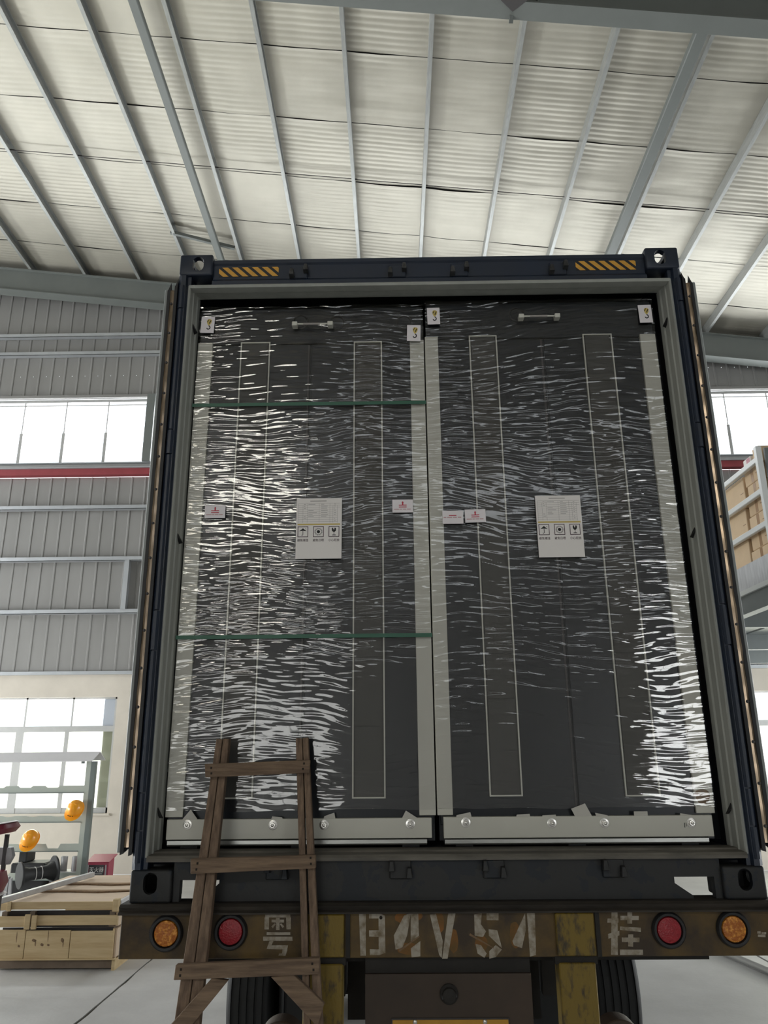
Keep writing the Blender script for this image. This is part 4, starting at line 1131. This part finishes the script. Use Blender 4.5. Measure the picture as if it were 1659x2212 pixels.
rung([(-0.963, 1.516), (-0.494, 1.532), (-0.496, 1.577), (-0.969, 1.567)])
rung([(-0.984, 1.182), (-0.469, 1.197), (-0.470, 1.247), (-0.982, 1.228)])
rung([(-1.010, 0.700), (-0.420, 0.705), (-0.422, 0.755), (-1.008, 0.750)])
rung([(-1.030, 0.250), (-0.380, 0.255), (-0.382, 0.305), (-1.028, 0.300)])
plank('brace', 'wood_old_h', [(-0.990, 1.040), (-0.962, 0.985), (-0.790, 1.180), (-0.850, 1.186)], 0.021, 0.024, lad)
plank('brace', 'wood_old_h', [(-0.470, 1.045), (-0.448, 1.110), (-0.560, 1.196), (-0.640, 1.190)], 0.021, 0.024, lad)

# ================================================================== LEFT GROUP
def stain(par, x, y, z, rx, rz_):
    n = 10
    MB().add([(x + rx * math.cos(a), y, z + rz_ * math.sin(a) * (1 + 0.3 * math.sin(2 * a + x))) for a in [2 * PI * i / n for i in range(n)]], [tuple(range(n))]).obj('stain', 'mud', par)
X0, X1, CY0, CY1 = -4.02, -2.86, 4.93, 6.62
crate = thing('wooden_crate', 'pale pine crate with knotty boards on shade-darkened skids, lowest in the stack beside the trailer', 'crate')
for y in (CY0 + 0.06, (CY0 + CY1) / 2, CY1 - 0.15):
    sbox('skid', 'pine_shaded', crate, X0, X1 - 0.02, y, y + 0.09, 0.012, 0.095)
sbox('skid', 'pine', crate, X1 - 0.03, X1, CY0 + 0.02, CY1, 0.0, 0.095)
for i, (a, b) in enumerate(((X0, -3.73), (-3.725, -3.30), (-3.295, -2.885))):
    sbox('crate_board', 'pine', crate, a, b, CY0, CY0 + 0.02, 0.106, 0.352 - 0.006 * i, bev=0.003)
sbox('bottom_batten', 'pine', crate, X0, X1, CY0 - 0.012, CY0 + 0.05, 0.095, 0.108, bev=0.002)
for i in range(3):
    sbox('end_board', 'ply', crate, X1 - 0.022, X1, CY0 + 0.022 + 0.55 * i, CY0 + 0.565 + 0.55 * i, 0.108, 0.356, bev=0.003)
sbox('dark_shade_sheet', 'rod', crate, X0 + 0.03, X1 - 0.06, CY0 + 0.08, CY0 + 0.09, 0.118, 0.356)  # added dark sheet standing in for the shade inside the crate
sbox('crate_back', 'pine', crate, X0, X1 - 0.022, CY1 - 0.02, CY1, 0.108, 0.35)
sbox('crate_floor', 'pine_shaded', crate, X0, X1 - 0.022, CY0 + 0.02, CY1 - 0.02, 0.096, 0.116)
sbox('corner_batten', 'pine', crate, X1 - 0.035, X1 - 0.023, CY0 - 0.006, CY0 + 0.03, 0.108, 0.36)
for x, z, rx, r2 in ((-3.64, 0.262, 0.022, 0.014), (-3.625, 0.235, 0.006, 0.026), (-3.56, 0.225, 0.016, 0.014), (-3.50, 0.222, 0.013, 0.010), (-3.37, 0.262, 0.016, 0.020), (-3.36, 0.23, 0.004, 0.03), (-3.78, 0.215, 0.012, 0.012), (-3.51, 0.30, 0.004, 0.055), (-3.81, 0.29, 0.004, 0.055)):
    stain(crate, x, CY0 - 0.0006, z, rx, r2)
coll = thing('crate_collar', 'narrow pine collar frame between the crate and its plywood cover', 'crate')
sbox('collar_board', 'pine', coll, X0, -3.705, CY0 - 0.006, CY0 + 0.02, 0.376, 0.468, bev=0.003)
sbox('collar_board', 'pine', coll, -3.655, X1, CY0, CY0 + 0.024, 0.388, 0.474, bev=0.003)
sbox('collar_batten', 'pine', coll, -3.745, -3.69, CY0 - 0.024, CY0 - 0.006, 0.358, 0.488, bev=0.003)
sbox('collar_batten', 'pine', coll, -3.68, -3.63, CY0 - 0.022, CY0, 0.358, 0.480, bev=0.003)
sbox('collar_end', 'ply', coll, X1 - 0.024, X1, CY0 + 0.03, CY1, 0.375, 0.49, bev=0.003)
sbox('dark_shade_sheet', 'rod', coll, X0 + 0.03, X1 - 0.06, CY0 + 0.08, CY0 + 0.09, 0.360, 0.503)  # same added dark sheet, for the shade behind the collar gaps
sbox('collar_back', 'pine', coll, X0, X1 - 0.03, CY1 - 0.02, CY1, 0.385, 0.474)
for x in (X0 + 0.03, -3.72, X1 - 0.09):
    sbox('collar_block', 'pine_shaded', coll, x, x + 0.05, CY0 + 0.026, CY0 + 0.07, 0.372, 0.504)
lid = thing('plywood_cover', 'wide plywood cover with pine rim and two battens, topmost of the crate stack', 'crate cover')
sbox('cover_panel', 'ply', lid, X0, X1 - 0.03, CY0 + 0.022, CY1, 0.572, 0.592)
sbox('rim_board', 'pine', lid, X0, -3.90, CY0, CY0 + 0.022, 0.520, 0.585, bev=0.003)
sbox('rim_board', 'pine', lid, -3.895, X1 - 0.06, CY0, CY0 + 0.022, 0.528, 0.592, bev=0.003)
sbox('rim_block', 'pine', lid, X1 - 0.058, X1 - 0.008, CY0 - 0.008, CY0 + 0.07, 0.505, 0.612, bev=0.003)
sbox('rim_end', 'rack_white', lid, X1 - 0.030, X1, CY0 + 0.072, CY1, 0.515, 0.592, bev=0.003)
sbox('rim_cleat', 'pine', lid, -3.935, -3.895, CY0 - 0.014, CY0, 0.515, 0.600, bev=0.002)
for y, bend in ((5.52, 0.03), (5.98, 0.05)):
    MB().tube([(X0 + 0.12, y, 0.602), (-3.6, y + 0.01, 0.602), (-3.2, y - bend * 0.4, 0.602), (X1 - 0.05, y, 0.602)], 0.010, 6).obj('cover_batten', 'ply', lid)
    MB().tube([(X0 + 0.16, y - 0.06, 0.600), (-3.55, y - 0.06, 0.600), (-3.25, y - 0.08 - bend, 0.600), (X1 - 0.05, y - 0.04, 0.600)], 0.008, 6).obj('cover_batten', 'mud', lid)
bar = tag(MB().bar((-3.964, 4.45, 0.6380), (-3.655, 6.36, 0.6380), 0.055, 0.050).obj('steel_bar', 'bar', None, bev=0.006), 'long silver square bar lying slanted across the plywood cover', 'metal bar')
tag(sbox('wood_offcut', 'ply', None, -3.88, -3.78, 6.30, 6.38, 0.5925, 0.612), 'small wood offcut beside the silver bar on the plywood cover', 'wood block')
tag(MB().tube([(-3.10, 2.86, 0.006), (-3.05, 2.94, 0.006), (-3.00, 2.98, 0.008), (-2.99, 2.94, 0.010), (-3.02, 2.88, 0.006)], 0.006, 8).obj('bent_wire', 'wire', None, smooth=True), 'small bent wire on the concrete floor by the left border', 'wire')

# ---- tool rack
RY = 8.8
rack = thing('tool_rack', 'sage green steel rack with notched rails under a white gabled top', 'rack')
for x in (-4.695, -7.4):
    sbox('rack_post', 'rack', rack, x - 0.075, x - 0.005, RY - 0.03, RY + 0.02, 0.0, 1.845)
    sbox('rack_post_side', 'rack_shaded', rack, x - 0.005, x + 0.062, RY - 0.03, RY + 0.05, 0.0, 1.845)
roof = MB().add([(-7.6, RY - 0.10, 1.842), (-4.665, RY - 0.10, 1.858), (-4.60, RY + 0.02, 1.985), (-7.6, RY + 0.02, 1.972), (-4.56, RY + 0.16, 1.868), (-7.6, RY + 0.16, 1.855),
                 (-7.6, RY - 0.10, 1.830), (-4.665, RY - 0.10, 1.846), (-4.60, RY + 0.02, 1.973), (-7.6, RY + 0.02, 1.960), (-4.56, RY + 0.16, 1.856), (-7.6, RY + 0.16, 1.843)],
                [(0, 1, 2, 3), (3, 2, 4, 5), (6, 9, 8, 7), (9, 11, 10, 8), (0, 6, 7, 1), (5, 4, 10, 11), (1, 7, 8, 2), (2, 8, 10, 4), (0, 3, 9, 6), (3, 5, 11, 9)]).obj('gable_top', 'rack_white', rack)
MB().box(-4.84, -4.80, RY - 0.06, RY - 0.02, 1.815, 1.85).obj('roof_clip', 'rack_shaded', rack)
def notched(z0, z1, depth, pitch, round_, phase):
    """rail plate whose top edge is cut with shallow notches"""
    pts = [(-7.4, z0)]
    top = [(-7.4, z1)]
    x = -7.4 + phase
    while x < -4.85:
        if round_:
            top += [(x - 0.10 + 0.20 * k / 8, z1 - depth * math.sin(PI * k / 8)) for k in range(9)]
        else:
            top += [(x - 0.11, z1), (x - 0.075, z1 - depth), (x + 0.075, z1 - depth), (x + 0.11, z1)]
        x += pitch
    top.append((-4.77, z1))
    poly = top + [(-4.77, z0), (-7.4, z0)]
    poly = poly[::-1]
    o = MB().prism(poly, RY - 0.025, RY - 0.015, 'y').obj('rack_rail', 'rack', rack)
    sbox('rail_flange', 'rack_shaded', o, -7.4, -4.77, RY - 0.045, RY + 0.01, z0 - 0.012, z0)
    return o
notched(1.415, 1.508, 0.026, 0.40, False, 0.16)
notched(1.012, 1.096, 0.016, 0.36, True, 0.12)
notched(0.622, 0.718, 0.062, 0.40, False, 0.26)
notched(0.245, 0.332, 0.070, 0.52, True, 0.02)

def hard_hat(label, x, y, z, tilt):
    t = thing('hard_hat', label, 'hard hat', 'amber hard hats on the tool rack')
    n, mrows = 28, 9
    vs_, fs_ = [], []
    for i in range(mrows):
        a = (PI / 2) * i / (mrows - 1)
        for k in range(n):
            b = 2 * PI * k / n
            ridge = 0.010 * math.exp(-((math.sin(b)) / 0.22) ** 2) * math.sin(a)
            r = math.cos(a)
            vs_.append(((0.112 + ridge) * r * math.cos(b), (0.132 + ridge) * r * math.sin(b), (0.130 + ridge) * math.sin(a)))
    for i in range(mrows - 1):
        for k in range(n):
            fs_.append((i * n + k, i * n + (k + 1) % n, (i + 1) * n + (k + 1) % n, (i + 1) * n + k))
    Rm = Matrix.Translation((x, y, z)) @ Matrix.Rotation(tilt, 4, 'Y') @ Matrix.Rotation(0.9, 4, 'X')
    def put(mb, name, m, smooth=True):
        mb.v = [tuple(Rm @ Vector(p)) for p in mb.v]
        return mb.obj(name, m, t, smooth=smooth)
    put(MB().add(vs_, fs_), 'helmet_shell', 'helmet')
    bv = []
    for k in range(n):
        b = 2 * PI * k / n
        out = 0.014 + 0.045 * max(0, -math.sin(b)) ** 2
        bv += [((0.110) * math.cos(b), 0.130 * math.sin(b), 0.004), ((0.112 + out) * math.cos(b), (0.132 + out) * math.sin(b), -0.006), ((0.110) * math.cos(b), 0.130 * math.sin(b), -0.004)]
    bf = []
    for k in range(n):
        q = (k + 1) % n
        bf += [(3 * k, 3 * k + 1, 3 * q + 1, 3 * q), (3 * k + 1, 3 * k + 2, 3 * q + 2, 3 * q + 1)]
    put(MB().add(bv, bf), 'helmet_brim', 'helmet')
    mb = MB()
    for s in (-0.045, -0.030, -0.015, 0.0, 0.03):
        a = s / 0.12 - PI / 2
        mb.box(0.118 * math.cos(a) - 0.005, 0.118 * math.cos(a) + 0.005, 0.137 * math.sin(a) - 0.004, 0.137 * math.sin(a) + 0.002, 0.022, 0.032)
    put(mb, 'helmet_lettering', 'ink', False)
    put(MB().tube([(-0.04, -0.06, 0.0), (-0.035, -0.04, -0.055), (0.0, -0.03, -0.075), (0.035, -0.04, -0.055), (0.04, -0.06, 0.0)], 0.005, 6), 'chin_strap', 'white_pl')
hard_hat('amber hard hat hanging at the right end of the upper rack rail', -4.83, 8.66, 1.19, 0.15)
hard_hat('amber hard hat lower on the rack, above the black cable drum', -5.43, 8.66, 0.79, 0.15)

# ---- cable drum on its stand
drum = thing('cable_drum', 'black plastic cable drum with wide flanges on a grey stand', 'cable drum')
A, B = Vector((-5.33, 8.25, 0.37)), Vector((-4.99, 8.55, 0.39))
ax = (B - A).normalized()
def disc(mb, c, r, t):
    s = ax.cross(Vector((0, 0, 1))).normalized()
    u = s.cross(ax)
    n = 28
    ring = lambda cc, rr: [cc + s * rr * math.cos(2 * PI * k / n) + u * rr * math.sin(2 * PI * k / n) for k in range(n)]
    mb.add(ring(c - ax * t / 2, r) + ring(c + ax * t / 2, r), [tuple(range(n))[::-1], tuple(range(n, 2 * n))] + [(k, (k + 1) % n, n + (k + 1) % n, n + k) for k in range(n)])
    return mb
disc(MB(), A, 0.175, 0.03).obj('drum_flange', 'black_plastic', drum, bev=0.006)
disc(MB(), B, 0.20, 0.03).obj('drum_flange', 'black_plastic', drum, bev=0.006)
MB().tube([A, A.lerp(B, 0.25), A.lerp(B, 0.5), A.lerp(B, 0.75), B], [0.13, 0.085, 0.08, 0.085, 0.14], 20).obj('drum_core', 'black_plastic', drum, smooth=True)
for t in (0.42, 0.60):
    disc(MB(), A.lerp(B, t), 0.086, 0.008).obj('tie_wrap', 'white_pl', drum)
stand = thing('drum_stand', 'grey bundled sheet-metal trestle in front of the black drum', 'stand')
for dx0, dx1, w in ((-0.04, -0.07, 0.045), (-0.005, -0.01, 0.045), (0.03, 0.06, 0.045)):
    MB().hexa([(-5.40 + dx1 - w / 2, 8.02, 0.0), (-5.40 + dx1 + w / 2, 8.02, 0.0), (-5.40 + dx1 + w / 2, 8.06, 0.0), (-5.40 + dx1 - w / 2, 8.06, 0.0),
               (-5.40 + dx0 - w / 2.6, 8.05, 0.36), (-5.40 + dx0 + w / 2.6, 8.05, 0.36), (-5.40 + dx0 + w / 2.6, 8.09, 0.37), (-5.40 + dx0 - w / 2.6, 8.09, 0.37)]).obj('stand_leg', 'greymetal', stand, bev=0.004)
MB().bar((-5.50, 8.02, 0.0), (-5.43, 8.06, 0.26), 0.022, 0.02).obj('stand_strut', 'greymetal', stand)
sbox('stand_head', 'greymetal', stand, -5.445, -5.385, 8.04, 8.10, 0.355, 0.385, bev=0.006)
mach = thing('floor_machine', 'tall black stepped machine behind the cable drum', 'machine')
sbox('machine_base', 'black_plastic', mach, -5.80, -5.30, 8.95, 9.35, 0.0, 0.44, bev=0.02)
sbox('machine_column', 'black_plastic', mach, -5.72, -5.60, 9.00, 9.30, 0.44, 0.72, bev=0.015)
mach2 = thing('drum_trolley', 'low black trolley under the cable drum', 'trolley')
MB().box(-5.14, -4.94, 8.36, 8.66, 0.06, 0.17).obj('trolley_box', 'black_plastic', mach2, bev=0.02)
for x in (-5.11, -4.97):
    MB().lathe([(0.055, -0.02), (0.055, 0.02)], (x, 8.40, 0.055), 'x', 16).obj('trolley_wheel', 'rubber', mach2, smooth=True)
for i, x in enumerate((-5.12, -4.955)):
    tag(MB().lathe([(0.048, 0.305), (0.048, 0.50), (0.042, 0.50), (0.042, 0.31)], (x, 9.2, 0), 'z', 20).obj('steel_tube', 'greymetal', None, smooth=True),
        'short grey metal tube upright behind the rack, ' + ('nearer the cable drum' if i == 0 else 'nearer the rack post'), 'tube', 'metal tubes behind the rack')
tray = tag(MB().box(-5.30, -4.80, 9.08, 9.34, 0.280, 0.305).box(-5.28, -5.24, 9.1, 9.3, 0, 0.28).box(-4.86, -4.82, 9.1, 9.3, 0, 0.28).obj('low_bench', 'greymetal', None, bev=0.004), 'low grey metal bench carrying two tubes behind the rack', 'bench')
# ---- extinguisher box
fb = thing('extinguisher_box', 'dark red fire extinguisher box with sloping lid and white characters', 'fire box')
MB().prism([(8.80, 0.0), (9.02, 0.0), (9.02, 0.505), (8.80, 0.435)], -4.660, -4.335, 'x').obj('box_body', 'firered', fb, bev=0.004)
MB().hexa([(-4.668, 8.785, 0.436), (-4.327, 8.785, 0.436), (-4.300, 9.04, 0.515), (-4.650, 9.04, 0.515), (-4.668, 8.785, 0.446), (-4.327, 8.785, 0.446), (-4.300, 9.04, 0.525), (-4.650, 9.04, 0.525)]).obj('box_lid', 'firered', fb)
sbox('box_window', 'fireglass', fb, -4.615, -4.400, 8.792, 8.80, 0.06, 0.405)
sbox('box_mullion', 'greymetal', fb, -4.385, -4.365, 8.790, 8.80, 0.03, 0.405)
sbox('box_mullion', 'greymetal', fb, -4.645, -4.625, 8.790, 8.80, 0.03, 0.405)
text('box_lettering', '灭火器', 0.072, 'white_pl', fb, (-4.508, 8.7905, 0.335))
sbox('box_rule', 'white_pl', fb, -4.60, -4.42, 8.790, 8.7915, 0.285, 0.290)
for ch in fb.children:
    ch.location.x -= 0.045
    ch.location.y += 0.195
# ---- the maroon seat cut by the left border
seat = thing('maroon_chair', 'maroon cushioned chair with pale edging, cut off by the left border', 'chair')
def pad(x0, x1, y0, y1, z0, z1, tiltz):
    n, vs_ = 14, []
    mb = MB()
    for j, (zz, sc) in enumerate(((z0, 0.86), ((z0 + z1) / 2, 1.0), (z1, 0.9))):
        for k in range(n):
            a = 2 * PI * k / n
            ca, sa = math.cos(a), math.sin(a)
            px = (x0 + x1) / 2 + (x1 - x0) / 2 * sc * math.copysign(abs(ca) ** 0.5, ca)
            py = (y0 + y1) / 2 + (y1 - y0) / 2 * sc * math.copysign(abs(sa) ** 0.5, sa)
            vs_.append((px, py, zz + tiltz * (px - x0)))
    return mb.add(vs_, [tuple(range(n))[::-1], tuple(range(2 * n, 3 * n))] + [(j * n + k, j * n + (k + 1) % n, (j + 1) * n + (k + 1) % n, (j + 1) * n + k) for j in range(2) for k in range(n)])
pad(-4.02, -3.525, 3.8, 4.2, 1.235, 1.315, 0.14).obj('chair_back_pad', 'maroon', seat, smooth=True)
pad(-4.02, -3.54, 3.82, 4.18, 1.312, 1.328, 0.14).obj('back_edging', 'white_pl', seat, smooth=True)
pad(-4.02, -3.572, 3.75, 4.2, 0.82, 0.99, -0.02).obj('seat_pad', 'maroon', seat, smooth=True)
pad(-4.02, -3.566, 3.76, 4.19, 0.80, 0.825, -0.02).obj('seat_edging', 'white_pl', seat, smooth=True)
pad(-4.06, -3.585, 4.15, 4.24, 1.02, 1.16, 0.0).obj('back_shell', 'greymetal', seat, smooth=True)
for x in (-3.98, -3.68):
    sbox('chair_leg', 'rod', seat, x, x + 0.03, 3.9, 3.93, 0.0, 0.81)
    sbox('chair_upright', 'rod', seat, x, x + 0.03, 4.15, 4.18, 0.0, 1.27)

# ================================================================== RIGHT GROUP
MX, MY, MZ = 3.68, 4.46, 3.60
mez = thing('storage_mezzanine', 'grey steel mezzanine with guard rails and zinc kick plate, right of the container', 'mezzanine')
sbox('kick_plate', 'zincsheet', mez, MX - 0.004, MX + 0.004, MY, 10.98, 3.605, 3.870)
sbox('deck_edge', 'rail_white', mez, MX - 0.03, MX + 0.05, MY - 0.02, 10.98, 3.555, 3.605)
sbox('edge_beam', 'mezz_grey', mez, MX + 0.0, MX + 0.12, MY - 0.02, 10.98, 3.36, 3.555)
for z in (4.17, 4.52, 4.865):
    sbox('guard_rail', 'rail_white', mez, MX - 0.025, MX + 0.02, MY, 10.98, z - 0.03, z + 0.03, bev=0.006)
for y in (MY - 0.05, 7.6):
    sbox('guard_post', 'rail_white', mez, MX - 0.03, MX + 0.03, y, y + 0.06, 3.555, 5.0, bev=0.004)
sbox('end_panel', 'mezz_grey', mez, MX + 0.06, 9.0, MY - 0.05, MY - 0.02, 3.6, 4.98)
for i in range(6):
    sbox('end_panel_rib', 'greymetal', mez, MX + 0.14 + 0.4 * i, MX + 0.22 + 0.4 * i, MY - 0.07, MY - 0.05, 3.6, 4.95)
x = MX + 0.13
while x < 11.5:
    sbox('deck_plank', 'mezz_grey', mez, x, x + 0.33, MY, 10.98, 3.555, 3.60)
    x += 0.40
for y in (6.1, 8.3, 10.2):
    sbox('joist', 'mezz_grey', mez, MX + 0.12, 11.9, y, y + 0.10, 3.34, 3.555)
for (x, y) in ((8.2, MY + 0.1), (MX + 0.02, 10.6), (8.2, 10.6)):
    sbox('mezzanine_column', 'mezz_grey', mez, x, x + 0.14, y, y + 0.14, 0.0, 3.36)
def carton(label, x0, x1, y0, y1, z0, z1, m='card', tape=True, plabel=False, red=False):
    t = thing('carton', label, 'box', 'cardboard cartons on the mezzanine')
    sbox('carton_body', m, t, x0, x1, y0, y1, z0, z1, bev=0.006)
    if tape:
        ym = (y0 + y1) / 2
        sbox('carton_tape', 'tape', t, x0 - 0.001, x0 + 0.001, ym - 0.03, ym + 0.03, z0 + 0.01, z1 - 0.005)
    if plabel:
        sbox('carton_label', 'paper', t, x0 - 0.0015, x0, y0 + 0.28, y0 + 0.40, z0 + 0.06, z0 + 0.22)
        sbox('carton_print', 'ink_grey', t, x0 - 0.0022, x0 - 0.0015, y0 + 0.30, y0 + 0.38, z0 + 0.13, z0 + 0.20)
    if red:
        sbox('carton_print', 'firered', t, x0 - 0.0015, x0, y0 + 0.02, y0 + 0.10, z0 + 0.01, z1 - 0.01)
    MB().tube([(x0 - 0.0008, y0 + 0.03, z0 + (z1 - z0) * 0.5), (x0 - 0.0008, y0 + 0.10, z0 + (z1 - z0) * 0.5)], 0.004, 5).obj('carton_mark', 'tape', t)
bx0 = MX + 0.05
carton('large plain carton on the mezzanine deck behind the zinc kick plate', bx0, bx0 + 0.8, 5.06, 6.0, 3.602, 4.15, tape=False)
carton('large plain carton between the lower two guard rails', bx0, bx0 + 0.8, 5.02, 6.0, 4.152, 4.50, tape=False)
carton('large plain carton right below the top guard rail', bx0 + 0.01, bx0 + 0.8, 4.99, 6.0, 4.502, 4.86, tape=False)
carton('small carton with a shipping label, lowest beside the corner post', bx0, bx0 + 0.5, 4.56, 5.03, 3.602, 3.995, 'card', plabel=True)
carton('small taped carton second from the bottom beside the corner post', bx0, bx0 + 0.5, 4.56, 4.985, 3.997, 4.175, 'card_dark')
carton('small taped carton third from the bottom beside the corner post', bx0, bx0 + 0.5, 4.56, 4.96, 4.177, 4.36)
carton('small carton fourth from the bottom, just under the middle rail', bx0, bx0 + 0.5, 4.56, 4.93, 4.362, 4.53, 'card_dark')
carton('pale carton just above the middle guard rail beside the corner post', bx0, bx0 + 0.5, 4.56, 4.89, 4.532, 4.70, 'card')
carton('taped carton just under the top guard rail beside the corner post', bx0, bx0 + 0.5, 4.56, 4.92, 4.702, 4.875, 'card_dark')
carton('small red-printed carton on top of the large cartons', bx0, bx0 + 0.4, 4.72, 4.90, 4.877, 5.01, 'paper', tape=False, red=True)
carton('carton with a dark flap, topmost beside the corner post', bx0, bx0 + 0.5, 4.52, 4.66, 4.877, 5.05, 'card', tape=False)
tag(MB().tube([(2.80, 6.6, 0.032), (3.05, 5.24, 0.032), (3.16, 4.62, 0.032), (3.33, 3.7, 0.032)], 0.030, 12).obj('floor_pipe', 'pipe', None, smooth=True), 'grey pipe lying on the floor at the lower right', 'pipe')

# ------------------------------------------------------------------ move every root to the base of its thing
bpy.context.view_layer.update()
for r in [o for o in C.objects if o.parent is None and o.type == 'EMPTY']:
    pts = []
    def walk(o):
        for ch in o.children:
            if ch.type == 'MESH':
                pts.extend(ch.matrix_world @ Vector(b) for b in ch.bound_box)
            walk(ch)
    walk(r)
    if not pts:
        continue
    base = Vector((sum(p.x for p in pts) / len(pts), sum(p.y for p in pts) / len(pts), min(p.z for p in pts)))
    r.location = base
    for ch in r.children:
        ch.matrix_parent_inverse = Matrix.Translation(-base)
